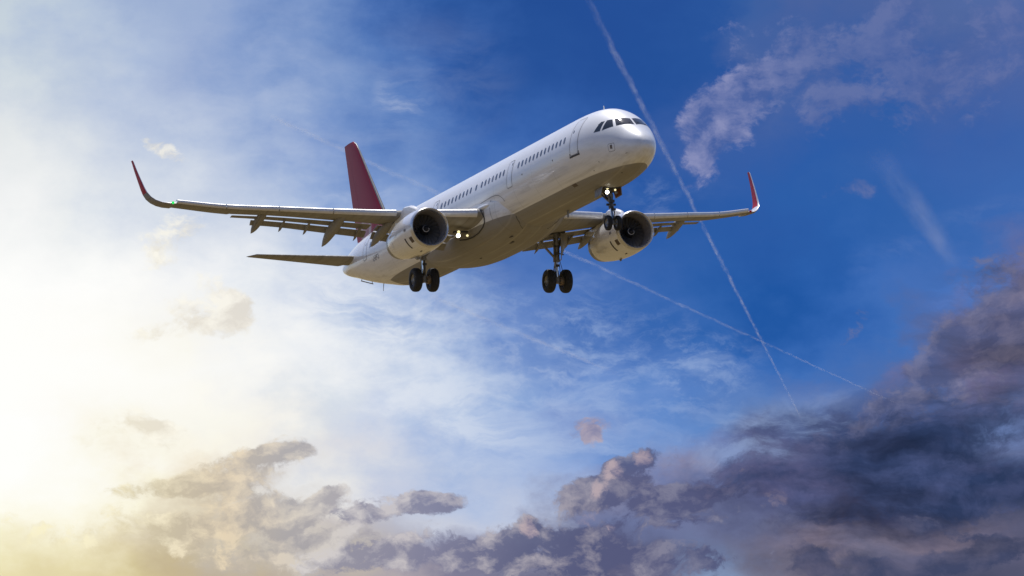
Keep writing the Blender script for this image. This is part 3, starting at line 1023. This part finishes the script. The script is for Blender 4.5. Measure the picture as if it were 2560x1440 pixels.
def make_wing(side):
    b = MB()
    ys = [0.9, 2.0, 3, 4, 5.2, 6.4, 7.5, 8.5, 9.5, 10.5, 11.65, 12.6, 13.5]
    b.loft([section(y, 0, .75, side=side) for y in ys])
    b.loft([section(y, 0, .73, side=side) for y in (13.5, 14.2, 15.0, 15.8, 16.5)])
    wing = part(b, 'wing', 'wing', sharp=40)
    # slats: one inboard of the engine, four outboard
    for y0, y1 in ((2.45, 5.25), (6.2, 9.1), (9.16, 11.62), (11.69, 14.09), (14.16, 16.42)):
        rings = []
        k = 6
        for i in range(k + 1):
            y = y0 + (y1 - y0) * i / k
            c = CH(y)
            r = .070 + .027 * c
            s0, zt = LE(y), ZLE(y)
            dep = .20 + .045 * c
            ring = []
            for a in range(-70, 181, 14):     # from lower lip round the nose to the top
                aa = rad(180 - a) if False else rad(a)
                ring.append((a, aa))
            pts = []
            for q in range(15):
                a = rad(250 - 160 * q / 14)    # 250 deg (below) -> 90 deg (top)
                pts.append(Vector((s0 + r + r * 1.05 * cos(a), side * y, zt - r + r * sin(a))))
            pts.append(Vector((s0 + r + dep * .55, side * y, zt + .015)))
            pts.append(Vector((s0 + r + dep, side * y, zt + .005)))
            pts.append(Vector((s0 + r + dep * .98, side * y, zt - .02)))
            pts.append(Vector((s0 + r + dep * .3, side * y, zt - r * .55)))
            rings.append(pts)
        bs = MB()
        bs.loft(rings)
        part(bs, 'slat', 'slat', wing, sharp=50)
    # flaps: double slotted, inboard and outboard of the engine line
    for y0, y1, two in ((2.25, 6.2, (2.25, 6.2)), (6.55, 13.42, (6.55, 12.35))):
        def main_ring(y):
            s0, c = LE(y), CH(y)
            ce = min(c, 3.9)
            a = s0 + .755 * c
            return aero(a, ZG1(y) - .085, a + .205 * ce, ZG2(y) + .03, y, .13, side=side)

        def aft_ring(y):
            s0, c = LE(y), CH(y)
            ce = min(c, 3.9)
            a = s0 + .755 * c + .215 * ce
            return aero(a, ZG2(y) - .045, a + .125 * ce, ZTE(y) - .05, y, .16, side=side)
        n = 8
        bf = MB()
        bf.loft([main_ring(y0 + (y1 - y0) * i / n) for i in range(n + 1)])
        part(bf, 'flap', 'wing', wing)
        bf = MB()
        bf.loft([aft_ring(two[0] + (two[1] - two[0]) * i / n) for i in range(n + 1)])
        part(bf, 'aft_flap', 'wing', wing)
    # aileron
    ba = MB()
    rings = []
    for i in range(5):
        y = 13.56 + (16.40 - 13.56) * i / 4
        s0, c = LE(y) + .1, CH(y) - .1
        z0 = ZLE(y) - .17
        t = .107
        lo = z0 - foil(t, .75) * c
        drop = lo - (ZG1(y) + .02)
        zz = lambda u: z0 - drop * (u / .75) ** 1.15
        ring = []
        for u in (.74, .82, .9, 1.0):
            ring.append(Vector((s0 + u * c, side * y, zz(u) + foil(t, u) * c + .002)))
        for u in (1.0, .9, .82, .74):
            ring.append(Vector((s0 + u * c, side * y, zz(u) - foil(t, u) * c - (.004 if u < 1 else .006))))
        rings.append(ring)
    ba.loft(rings)
    part(ba, 'aileron', 'wing', wing)
    # upswept winglet
    path = [(16.45, .63, 24.60, 26.00), (16.8, .67, 24.80, 26.10), (17.10, .76, 25.02, 26.20), (17.36, .92, 25.28, 26.32), (17.55, 1.14, 25.52, 26.45), (17.66, 1.40, 25.76, 26.58), (17.72, 1.70, 26.0, 26.72), (17.79, 2.2, 26.36, 26.95), (17.86, 2.8, 26.80, 27.25), (17.90, 3.30, 27.16, 27.50), (17.91, 3.42, 27.30, 27.58)]
    rings = []
    for i, (yy, zz, a, c) in enumerate(path):
        p0, p1 = path[max(i - 1, 0)], path[min(i + 1, len(path) - 1)]
        tv = Vector((0, p1[0] - p0[0], p1[1] - p0[1])).normalized()
        nn = Vector((0, -tv.z, tv.y))      # towards the inner/upper face
        ch = c - a
        tk = .11
        ring_u, ring_d = [], []
        for q in range(9):
            u = (1 - cos(pi * q / 8)) / 2
            h = foil(tk, u) * ch
            zc = zz
            dz = -.03 * u * max(0, 1 - (yy - 16.45) / .8)
            base = Vector((a + u * ch, yy, zc + dz))
            ring_u.append(base + nn * h)
            ring_d.append(base - nn * h)
        ring = ring_u + ring_d[::-1][1:-1]
        rings.append([Vector((p.x, side * p.y, p.z)) for p in ring])
    bw = MB()
    nr = len(rings[0])
    bw.loft(rings)
    nf = 0
    for i in range(len(rings) - 1):
        for j in range(nr):
            upper = i >= 4
            inner = j < 8
            mi = 0
            if i >= 4:
                mi = 1
                if j in (0, 1, 15):
                    mi = 4
            if not inner and i < 5:
                mi = 0 if i >= 5 else 3
            if i < 4 and inner:
                mi = 0
            bw.m[nf] = mi
            nf += 1
    part(bw, 'winglet', ['white', 'red', 'strut', 'wing', 'slat'], wing, 'upswept red wingtip fin with a pale leading edge', 40)
    # flap track fairings
    for yy, pts in ((12.0, [(23.15, -.02, .06, .06), (23.5, -.10, .28, .24), (24.0, -.18, .40, .42), (24.5, -.27, .42, .52), (25.0, -.42, .36, .46), (25.5, -.58, .22, .28), (25.85, -.69, .04, .06)]),
                    (8.4, [(21.05, -.55, .06, .06), (21.5, -.68, .30, .30), (22.2, -.80, .46, .52), (22.9, -.92, .50, .66), (23.6, -1.10, .44, .62), (24.3, -1.34, .28, .42), (24.85, -1.54, .04, .07)]),
                    (5.95, [(20.4, -.98, .06, .06), (20.9, -1.06, .32, .30), (21.6, -1.14, .44, .46), (22.3, -1.26, .44, .54), (23.0, -1.40, .36, .46), (23.6, -1.56, .22, .30), (24.0, -1.68, .04, .06)])):
        bf = MB()
        f1, f2, f3 = mono([(q[0], q[1]) for q in pts]), mono([(q[0], q[2]) for q in pts]), mono([(q[0], q[3]) for q in pts])
        rings = []
        for i in range(19):
            s = pts[0][0] + (pts[-1][0] - pts[0][0]) * i / 18
            rings.append([Vector((s, side * (yy + f2(s) / 2 * cos(2 * pi * j / 16)), f1(s) + f3(s) / 2 * (abs(sin(2 * pi * j / 16)) ** .8) * (1 if sin(2 * pi * j / 16) > 0 else -1))) for j in range(16)])
        bf.loft(rings)
        part(bf, 'flap_track_fairing', 'wing', wing, sharp=70)
    # little tracks between the two flap elements
    for yy in (10.8, 9.55, 7.0, 4.9, 3.1):
        zt, zm = ZTE(yy), ZG2(yy)
        s1 = LE(yy) + .755 * CH(yy) + .335 * min(CH(yy), 3.9)
        s0 = LE(yy) + .755 * CH(yy) + .02
        bf = MB()
        rings = []
        for u, w_, h_ in ((0, .03, .04), (.2, .12, .14), (.5, .15, .24), (.75, .12, .22), (1.0, .02, .03)):
            s = s0 + (s1 + .30 - s0) * u
            z = (ZG1(yy) - .20) + (zt - .22 - ZG1(yy) + .20) * u ** 1.25
            rings.append([Vector((s, side * (yy + w_ / 2 * cos(2 * pi * j / 10)), z + h_ / 2 * sin(2 * pi * j / 10))) for j in range(10)])
        bf.loft(rings)
        part(bf, 'flap_track', 'wing', wing, sharp=70)
    # root landing lamps
    if side > 0:
        for q, r, mt in (((19.24, 2.8, -1.93), .10, 'lamp'), ((19.15, 2.8, -1.75), .075, 'lampdim'), ((19.08, 2.35, -1.95), .06, 'lampdim')):
            bl = MB()
            vdir = Vector((-.93, .33, -.12)).normalized()
            q = Vector(q)
            bl.mi = 1
            bl.lathe(q + vdir * -.16, vdir, [(0, .02), (.05, r * .8), (.14, r * 1.12), (.16, r * 1.12)], 16)
            bl.mi = 0
            bl.lathe(q, vdir, [(-.005, r * 1.05), (.012, r * .7), (.02, .001)], 16)
            part(bl, 'landing_light', [mt, 'strut'], wing)
        bl = MB()
        bl.box((19.35, 2.62, -1.72), .30, .75, .10)
        part(bl, 'light_mount', 'darkstrut', wing)
    bl = MB()
    y = 16.62
    c0 = Vector((24.66, side * y, .66))
    bl.lathe(c0 + Vector((-.02, 0, 0)), (-1, 0, 0), [(-.05, .075), (.02, .06), (.06, .03), (.075, .001)], 12)
    part(bl, 'navigation_light', 'green' if side > 0 else 'red', wing)
    return wing


wing_s = make_wing(1)
wing_p = make_wing(-1)


# ------------------------------------------------------------------ engines
def make_engine(side):
    o = Vector((15.52, side * 5.75, -2.18))
    ax = Vector((1, side * -.008, -.022)).normalized()
    b = MB()
    b.lathe(o, ax, [(.24, 1.058), (.5, 1.09), (.9, 1.118), (1.4, 1.132), (1.9, 1.13), (2.5, 1.105), (3.1, 1.05), (3.7, .965), (4.15, .89), (4.16, .86), (4.1, .84)], 64)
    eng = part(b, 'engine', 'nacelle')
    b = MB()
    b.lathe(o, ax, [(.25, .872), (.16, .885), (.06, .925), (.0, .985), (.02, 1.01), (.08, 1.035), (.16, 1.05), (.24, 1.0585)], 64)
    part(b, 'inlet_lip', 'lip', eng, sharp=60)
    b = MB()
    b.lathe(o, ax, [(.25, .872), (.5, .86), (.95, .868), (1.25, .868), (1.26, .30)], 56)
    part(b, 'inlet_duct', 'duct', eng)
    b = MB()
    fo = o + ax * 0.98
    u_ = ax.cross(Vector((0, 0, 1))).normalized()
    v_ = ax.cross(u_)
    nb = 22
    for i in range(nb):
        rings = []
        for q in range(6):
            r = .24 + (.855 - .24) * q / 5
            tw = rad(28 + 34 * q / 5)
            th = 2 * pi * i / nb + .10 * q / 5
            cdir = u_ * cos(th) + v_ * sin(th)
            tdir = -u_ * sin(th) + v_ * cos(th)
            ch = (.17 + .05 * q / 5)
            e = tdir * sin(tw) + ax * cos(tw)
            n_ = cdir.cross(e)
            c0 = fo + cdir * r
            rings.append([c0 - e * ch * .5, c0 + n_ * .008, c0 + e * ch * .5, c0 - n_ * .008])
        b.loft(rings)
    part(b, 'fan', 'fan', eng)
    b = MB()
    so = o + ax * .42
    prof = [(.0, .012), (.03, .05), (.10, .11), (.22, .18), (.36, .235), (.50, .265)]
    b.mi = 0
    b.lathe(so, ax, prof, 32, True, False)
    b.mi = 1
    fr = mono(prof)
    L, Rr = [], []
    for i in range(31):
        u = i / 30
        t = .045 + .24 * u
        th = -.6 + 5.4 * u
        w_ = .030 * (1 - .5 * u)
        for lst, dt in ((L, -w_), (Rr, w_)):
            tt = min(max(t + dt, .002), .49)
            lst.append(so + ax * (tt - .003) + (u_ * cos(th) + v_ * sin(th)) * (fr(tt) + .006))
    b.add(L + Rr, [(i, i + 1, 31 + i + 1, 31 + i) for i in range(30)])
    part(b, 'spinner', ['spin', 'mark'], eng, 'dark spinner with a white spiral')
    b = MB()
    b.lathe(o, ax, [(4.14, .888), (4.45, .835), (4.72, .775), (4.70, .755), (4.3, .77), (3.7, .74)], 56)
    part(b, 'exhaust_nozzle', 'nozzle', eng)
    b = MB()
    b.lathe(o, ax, [(3.72, .74), (3.75, .32), (4.3, .27), (4.95, .06)], 32, False, True)
    part(b, 'exhaust_plug', 'darkstrut', eng)
    # pylon
    b = MB()
    rings = []
    for s, zb, zt, hw in ((17.05, -1.12, -.98, .05), (17.4, -1.12, -.80, .16), (18.0, -1.15, -.60, .20), (18.8, -1.25, -.52, .21), (19.6, -1.35, -.80, .20), (20.6, -1.50, -1.05, .17), (21.6, -1.42, -1.10, .10), (22.3, -1.25, -1.1, .03)):
        rings.append([(s, side * 5.75 + hw, zb), (s, side * 5.75 + hw, zt - .08), (s, side * 5.75 + hw * .4, zt), (s, side * 5.75 - hw * .4, zt), (s, side * 5.75 - hw, zt - .08), (s, side * 5.75 - hw, zb)])
    b.loft(rings)
    part(b, 'pylon', 'white', eng)

    def on_nac(t, ang, lift=.004):
        pr = mono([(.24, 1.058), (.5, 1.09), (.9, 1.118), (1.4, 1.132), (1.9, 1.13), (2.5, 1.105), (3.1, 1.05), (3.7, .965), (4.15, .89)])
        a = rad(ang)
        return o + ax * t + Vector((0, cos(a), sin(a))) * (pr(t) + lift)

    def nac_patch(t0, t1, a0, a1, name, mat, lift=.004):
        bb = MB()
        k = 6
        rows = [[on_nac(t0 + (t1 - t0) * i / k, a0 + (a1 - a0) * j / k, lift) for j in range(k + 1)] for i in range(k + 1)]
        bb.loft(rows, False, False, False)
        part(bb, name, mat, eng)
    nac_patch(1.02, 1.16, -55, -22, 'vent_slot', 'sill')
    nac_patch(.30, .62, -42, -25, 'access_panel', 'brown')
    nac_patch(3.1, 3.6, -30, -10, 'access_panel', 'white', .005)
    nac_patch(.75, 1.0, -5, 2, 'warning_mark', 'softline')
    bb = MB()
    p0 = on_nac(2.2, -90, -.02)
    bb.loft([[p0 + Vector((-.14, -.03, 0)), p0 + Vector((-.14, .03, 0)), p0 + Vector((.16, .03, 0)), p0 + Vector((.16, -.03, 0))],
             [p0 + Vector((-.03, -.02, -.13)), p0 + Vector((-.03, .02, -.13)), p0 + Vector((.12, .02, -.13)), p0 + Vector((.12, -.02, -.13))]])
    part(bb, 'drain_mast', 'strut', eng)
    bb = MB()
    p0 = on_nac(.95, -78, -.01)
    bb.box(p0, .22, .05, .06)
    part(bb, 'latch', 'sill', eng)
    # inboard strake
    bb = MB()
    aa = 135 if side > 0 else 45
    bb.slab([on_nac(.9, aa, -.01), on_nac(1.3, aa, .22), on_nac(1.75, aa, .24), on_nac(1.9, aa, -.01)], Vector((0, -sin(rad(aa)), cos(rad(aa)))), .025)
    part(bb, 'strake', 'white', eng)
    return eng


make_engine(1)
make_engine(-1)

# ------------------------------------------------------------------ tail
b = MB()
ringsF, ringsR = [], []


def fin_sec(z, a, c, u0, u1, n=10):
    ch = c - a
    up, dn = [], []
    for i in range(n + 1):
        u = u0 + (u1 - u0) * (1 - cos(pi * i / n)) / 2 if u0 == 0 else u0 + (u1 - u0) * i / n
        h = foil(.095, u) * ch
        up.append(Vector((a + u * ch, h, z)))
        dn.append(Vector((a + u * ch, -h, z)))
    return up + (dn[::-1][:-1] if u0 == 0 else dn[::-1])


fz_ = [1.35, 1.9, 2.6, 3.4, 4.3, 5.2, 6.2, 7.1, 7.55, 7.72, 7.78]
f_le = lambda z: 36.45 + (z - 1.6) * .865 + (0 if z < 7.5 else (z - 7.5) * 1.1)
f_te = lambda z: 42.25 + (z - 1.6) * .235
b.loft([fin_sec(z, f_le(z), f_te(z), 0, .70) for z in fz_])
nn_ = 21
for i in range(len(b.m)):
    pass
fin = part(b, 'tail_fin', 'fin', sharp=45, label='red vertical tail fin')
b = MB()
b.loft([fin_sec(z, f_le(z), f_te(z), .705, 1.0, 6) for z in fz_[1:]])
part(b, 'rudder', 'fin', fin)
b = MB()
rings = []
for z in fz_[1:-1]:
    a, ch = f_le(z), f_te(z) - f_le(z)
    pr = []
    for u in (.022, .010, .003, 0):
        pr.append(Vector((a + u * ch - .012, foil(.095, u) * ch + .006, z)))
    for u in (.003, .010, .022):
        pr.append(Vector((a + u * ch - .012, -foil(.095, u) * ch - .006, z)))
    rings.append(pr)
b.loft(rings, False, False, False)
part(b, 'leading_edge', 'strut', fin)
b = MB()
b.loft([[(33.4, 0, 1.9), (33.4, .02, 1.9), (33.4, -.02, 1.9)], [(35.2, 0, 2.22), (35.2, .10, 1.9), (35.2, -.10, 1.9)], [(36.9, 0, 2.3), (36.9, .2, 1.85), (36.9, -.2, 1.85)], [(37.6, 0, 2.3), (37.6, .15, 1.8), (37.6, -.15, 1.8)]])
part(b, 'dorsal_fillet', 'white', fin)

for side in (1, -1):
    t_le = lambda y: 39.45 + (y - .8) * .665 + (max(0, y - 5.9) * 2.4)
    t_te = lambda y: 42.75 + (y - .8) * .225
    t_z = lambda y: .60 + (y - .8) * .135
    ys = [.3, .9, 2, 3.2, 4.4, 5.3, 5.9, 6.1, 6.2]

    def tp(y, u0, u1, n=8):
        a, ch = t_le(y), t_te(y) - t_le(y)
        up, dn = [], []
        for i in range(n + 1):
            u = u0 + (u1 - u0) * (1 - cos(pi * i / n)) / 2 if u0 == 0 else u0 + (u1 - u0) * i / n
            h = foil(.10, u) * ch
            up.append(Vector((a + u * ch, side * y, t_z(y) + h * .8)))
            dn.append(Vector((a + u * ch, side * y, t_z(y) - h * 1.1)))
        return up + (dn[::-1][:-1] if u0 == 0 else dn[::-1])
    b = MB()
    b.loft([tp(y, 0, .70) for y in ys])
    tl = part(b, 'tailplane', 'wing', sharp=45)
    b = MB()
    b.loft([tp(y, .706, 1.0, 5) for y in [1.1] + ys[2:-1]])
    part(b, 'elevator', 'wing', tl)


# ------------------------------------------------------------------ landing gear
def wheel(c, r, w, parent, side_out, rim_r):
    c = Vector(c)
    h = w / 2
    b = MB()
    prof = [(-h * .62, rim_r), (-h * .92, rim_r + .04), (-h, rim_r + (r - rim_r) * .45), (-h * .88, r * .90), (-h * .62, r * .975), (-h * .3, r), (-h * .28, r * .992), (-h * .24, r * .992), (-h * .22, r), (h * .22, r), (h * .24, r * .992), (h * .28, r * .992), (h * .3, r), (h * .62, r * .975), (h * .88, r * .90), (h, rim_r + (r - rim_r) * .45), (h * .92, rim_r + .04), (h * .62, rim_r)]
    b.lathe(c, (0, 1, 0), prof, 40)
    part(b, 'tyre', 'tyre', parent, sharp=50)
    b = MB()
    for sg in (1, -1):
        b.mi = 0
        b.lathe(c, (0, sg, 0), [(h * .64, rim_r * 1.02), (h * .72, rim_r * .97), (h * .58, rim_r * .90), (h * .36, rim_r * .78), (h * .34, rim_r * .42), (h * .60, rim_r * .34), (h * .66, rim_r * .20), (h * .67, .005)], 32)
        b.mi = 1
        for i in range(9):
            a = 2 * pi * i / 9
            p = c + Vector((rim_r * .60 * cos(a), sg * h * .365, rim_r * .60 * sin(a)))
            b.cyl(p, p + Vector((0, sg * .006, 0)), rim_r * .10, n=8)
    part(b, 'rim', ['rim', 'sill'], parent)


def make_main_gear(side):
    x, y, za = 21.97, side * 3.795, -3.82
    b = MB()
    b.mi = 0
    b.cyl((x - .10, y - side * -.02, -1.15), (x - .03, y, -2.55), .155, .15, 18)      # outer cylinder
    b.cyl((x - .03, y, -2.55), (x - .02, y, -2.78), .175, .175, 18)
    b.cyl((x - .06, y, -1.75), (x - .05, y, -1.9), .185, .185, 18)
    b.mi = 1
    b.cyl((x - .02, y, -2.75), (x, y, za + .10), .095, .095, 16)                     # oleo
    b.mi = 0
    b.cyl((x, y, za + .22), (x, y, za - .13), .135, .135, 16)
    b.cyl((x, y - .62, za), (x, y + .62, za), .075, .075, 14)                        # axle
    # torque links at the back
    b.cyl((x + .12, y, -2.66), (x + .40, y, -3.15), .05, .035, 8)
    b.cyl((x + .40, y, -3.15), (x + .10, y, za + .12), .035, .05, 8)
    b.mi = 2
    # hydraulic hoses and brackets
    for k in range(4):
        dx, dy = random.uniform(-.2, .0), random.uniform(-.2, .2)
        b.cyl((x - .17 + dx * .3, y + dy, -1.5), (x - .15, y + dy * .6, -2.6), .02, .02, 6)
        b.cyl((x - .15, y + dy * .6, -2.6), (x - .22, y + dy * 1.2, -3.2), .017, .017, 6)
        b.cyl((x - .22, y + dy * 1.2, -3.2), (x - .10, y + dy * 1.5, za + .15), .017, .017, 6)
    b.box((x - .17, y, -2.35), .10, .24, .16)
    b.box((x - .16, y, -3.0), .08, .22, .12)
    b.box((x - .16, y, -1.95), .10, .30, .10)
    gear = part(b, 'main_landing_gear', ['strut', 'chrome', 'darkstrut'])
    # side stay and actuator
    b = MB()
    b.cyl((x - .05, y - side * .05, -2.62), (x - .12, y - side * 1.02, -1.62), .065, .065, 10)
    b.cyl((x - .12, y - side * 1.02, -1.62), (x - .2, y - side * 1.75, -1.50), .055, .055, 10)
    b.cyl((x - .10, y - side * 1.0, -1.65), (x - .05, y - side * .1, -1.45), .03, .03, 8)
    part(b, 'side_stay', 'strut', gear)
    b = MB()
    b.cyl((x + .12, y + side * .10, -2.35), (x + .20, y + side * .55, -1.15), .06, .06, 10)
    part(b, 'retraction_jack', 'strut', gear)
    for k in (-1, 1):
        wheel((x, y + k * .475, za), .635, .43, gear, k, .285)
    b = MB()
    for k in (-1, 1):
        b.lathe((x, y + k * .24, za), (0, k, 0), [(-.09, .10), (-.09, .215), (.08, .225), (.08, .10)], 24)
    for k in range(7):
        a = 2 * pi * k / 7
        for sg in (-1, 1):
            p = Vector((x + .16 * cos(a), y + sg * .145, za + .16 * sin(a)))
            b.cyl(p, p + Vector((0, -sg * .05, 0)), .03, n=8)
    part(b, 'brake_pack', 'brake', gear)
    # leg door: a bowed panel from the wing to half way down the leg, tilted outwards at the top
    b = MB()
    rows = []
    for i in range(9):
        u = i / 8
        z = -1.15 + (-2.72 + 1.15) * u
        yy = 3.795 + 1.25 - .98 * u + .07 * sin(pi * u)
        f0 = 21.55 + .18 * u
        f1 = 22.85 - .75 * max(0, u - .45) ** 1.3 * 2.0
        y0 = 3.97
        rows.append([Vector((f0 + (f1 - f0) * j / 6, side * (y0 + (max(yy, y0 + .05) - y0) * (j / 6) ** .8), z)) for j in range(7)])
    off = Vector((0, side * .035, .02))
    loops = []
    for r in rows:
        loops.append([p for p in r] + [p + off for p in reversed(r)])
    b.loft(loops)
    part(b, 'gear_door', 'wing', gear)
    # door link rods, and a dark slab that paints the well's shade above the leg
    b = MB()
    b.cyl((x - .02, y + side * .1, -2.3), (x - .1, y + side * .42, -2.4), .03, .03, 8)
    part(b, 'door_link', 'strut', gear)
    b = MB()
    b.box((21.95, y + side * -.05, -1.20), .9, .9, .14)
    part(b, 'gear_well_shade', 'line', gear)
    return gear


random.seed(11)
make_main_gear(1)
make_main_gear(-1)

# nose gear
b = MB()
x, za = 5.08, -3.85
T0 = Vector((5.30, 0, -1.95))
A0 = Vector((5.08, 0, za))
mid = lambda u: T0 + (A0 - T0) * u
b.mi = 0
b.cyl(mid(0), mid(.52), .115, .105, 16)
b.cyl(mid(.50), mid(.60), .135, .135, 16)
b.cyl(mid(.22), mid(.30), .15, .15, 16)
b.cyl(A0 + Vector((0, -.27, 0)), A0 + Vector((0, .27, 0)), .05, .05, 12)
b.cyl(mid(.88), mid(1.04), .09, .09, 14)
b.mi = 1
b.cyl(mid(.58), mid(.92), .07, .07, 14)
b.mi = 2
b.cyl(mid(.56) + Vector((-.12, 0, 0)), mid(.74) + Vector((-.33, 0, 0)), .035, .028, 8)
b.cyl(mid(.74) + Vector((-.33, 0, 0)), mid(.93) + Vector((-.10, 0, 0)), .028, .035, 8)
b.box(mid(.42) + Vector((-.14, 0, 0)), .12, .26, .14)
b.box(mid(.55) + Vector((-.12, .10, 0)), .16, .12, .16)
b.box(mid(.64) + Vector((-.10, -.06, 0)), .12, .22, .10)
b.cyl(mid(.50) + Vector((0, -.24, 0)), mid(.50) + Vector((0, .24, 0)), .06, .06, 10)
for k in range(5):
    q = random.uniform(-.12, .12)
    b.cyl(mid(.15) + Vector((-.13, q, 0)), mid(.55) + Vector((-.12, q * .6, 0)), .014, .014, 6)
    b.cyl(mid(.55) + Vector((-.12, q * .6, 0)), mid(.86) + Vector((-.14, q * .8, 0)), .012, .012, 6)
ng = part(b, 'nose_landing_gear', ['strut', 'chrome', 'darkstrut'])
b = MB()
b.cyl(mid(.45) + Vector((.05, 0, 0)), (6.35, .12, -2.06), .05, .05, 10)
b.cyl(mid(.45) + Vector((.05, 0, 0)), (6.35, -.12, -2.06), .05, .05, 10)
part(b, 'drag_brace', 'strut', ng)
for k in (-1, 1):
    wheel((x, k * .255, za), .385, .225, ng, k, .20)
vdir = Vector((-.93, .30, -.12)).normalized()
for q, r, mt in (((5.02, .24, -2.30), .088, 'lamp'), ((5.00, .22, -2.10), .062, 'lampdim'), ((5.02, -.20, -2.18), .05, 'lampdim'), ((5.02, -.24, -2.32), .075, 'rim')):
    bl = MB()
    q = Vector(q)
    bl.mi = 1
    bl.lathe(q + vdir * -.14, vdir, [(0, .02), (.04, r * .8), (.12, r * 1.15), (.145, r * 1.15)], 16)
    bl.mi = 0
    bl.lathe(q, vdir, [(-.005, r * 1.08), (.012, r * .7), (.02, .001)], 16)
    part(bl, 'taxi_light', [mt, 'darkstrut'], ng)
b = MB()
b.cyl((5.10, .26, -2.28), (5.12, -.26, -2.28), .03, .03, 8)
b.cyl((5.10, .22, -2.1), (5.12, -.22, -2.1), .025, .025, 8)
part(b, 'light_bracket', 'darkstrut', ng)
for k in (-1, 1):
    b = MB()
    b.mi = 0
    y0 = k * .50
    b.slab([(4.95, y0, -2.02), (5.95, y0, -2.06), (5.85, y0 * 1.12, -2.46), (5.05, y0 * 1.12, -2.42)], (0, 1, .1), .035)
    b.mi = 1
    b.slab([(5.02, y0 - k * .025, -2.1), (5.88, y0 - k * .025, -2.1), (5.78, y0 * 1.1 - k * .025, -2.42), (5.12, y0 * 1.1 - k * .025, -2.38)], (0, 1, .1), .01)
    part(b, 'nose_gear_door', ['strut', 'orange'], ng)
b = MB()
b.box((5.55, 0, -2.06), 1.3, .78, .10)  # near-black slab in place of a hollow: shade of the open bay as colour
part(b, 'nose_gear_well_shade', 'line', ng)


# ------------------------------------------------------------------ contrails: long thin clouds of ice high behind the airliner
def contrail(A, B, r0, r1, dens, label, seed, fade0=.05, fade1=.12, grain=1.0):
    A, B = Vector(A), Vector(B)
    L = (B - A).length
    ax = (B - A).normalized()
    k = 18
    b = MB()
    rings = []
    for i in range(25):
        u = i / 24
        rr = (r0 + (r1 - r0) * u) * 1.9 * (1.0 if 0 < i < 24 else .2)
        rings.append([Vector((rr * cos(2 * pi * j / k), rr * sin(2 * pi * j / k), L * u)) for j in range(k)])
    b.loft(rings)
    m, n = material('contrail_ice')
    tc = n.node('ShaderNodeTexCoord').outputs['Object']
    x, y, z = n.sep(tc)
    u = n.math('DIVIDE', z, L)
    R_ = n.math('MULTIPLY_ADD', u, r1 - r0, r0)
    lump = r0 * 1.1
    off = n.mapping(tc, (seed * 7.3, seed * 3.1, 0), sc=(1 / lump, 1 / lump, .16 / lump))
    wv = n.noise(n.xyz(0.0, 0.0, n.math('MULTIPLY', z, 1.0 / (r0 * 26))), 1.0, 3, .5)[1]
    wv = n.vmath('SCALE', n.vmath('SUBTRACT', wv, (.5, .5, .5)), scale=1.5)
    ox, oy, _ = n.sep(wv)
    dx = n.math('SUBTRACT', n.math('DIVIDE', x, R_), ox)
    dy = n.math('SUBTRACT', n.math('DIVIDE', y, R_), oy)
    rr = n.math('SQRT', n.math('ADD', n.math('MULTIPLY', dx, dx), n.math('MULTIPLY', dy, dy)))
    nz = n.noise(off, 1.0, 4, .6)[0]
    rr = n.math('ADD', rr, n.math('MULTIPLY', n.math('SUBTRACT', nz, .5), 1.6 * grain))
    body = n.rng(rr, 0.0, 1.15, 1.0, 0.0, True)
    slow = n.rng(n.noise(n.xyz(seed * 1.7, 0.0, n.math('MULTIPLY', z, 1.0 / (r0 * 40))), 1.0, 3, .6)[0], .3, .7, .45, 1.3)
    ends = n.math('MULTIPLY', n.rng(u, 0.0, fade0, 0, 1, True), n.rng(u, 1 - fade1, 1.0, 1, 0, True))
    rag = n.noise(n.mapping(tc, (seed * 2.3, seed * 5.1, 0), sc=(.75 / r0, .75 / r0, .05 / r0)), 1.0, 6, .66)[0]
    body = n.math('MULTIPLY', body, n.rng(rag, .36, .66, .04, 1.5))
    d = n.math('MULTIPLY', n.math('MULTIPLY', body, slow), n.math('MULTIPLY', ends, dens))
    pv = n.node('ShaderNodeVolumePrincipled')
    pv.inputs['Color'].default_value = (.98, .985, 1.0, 1)
    pv.inputs['Anisotropy'].default_value = 0.0
    n.put(pv.inputs['Density'], d)
    out = n.node('ShaderNodeOutputMaterial')
    n.t.links.new(pv.outputs[0], out.inputs['Volume'])
    o = b.build('contrail', m)
    o.location = A
    q = ax.to_track_quat('Z', 'Y')
    o.rotation_euler = q.to_euler()
    o['label'] = label
    o['category'] = 'contrail'
    o['group'] = 'contrails across the blue sky'
    return o


contrail((103.5, 7700.2, 1501.7), (905.5, 14951.2, 1501.7), 7.5, 3.0, .0064, 'long bright contrail running steeply down past the airliner nose', 1, .10, .06)
contrail((-482.9, 9019.5, 1501.7), (1177.5, 14446.9, 1501.7), 7.0, 2.6, .0105, 'thin contrail slanting behind the red tail fin and crossing the steep one', 2, .04, .06)
contrail((-215.5, 11763.8, 1501.7), (328.7, 13645.8, 1501.7), 9.0, 6.0, .0085, 'short faint contrail below the landing gear, left of the crossing', 3, .08, .25)
contrail((724.6, 9528.9, 1501.7), (1043.2, 11281.0, 1501.7), 34.0, 26.0, .0011, 'broad blurred old contrail in the open blue at the right', 4, .3, .3, .6)
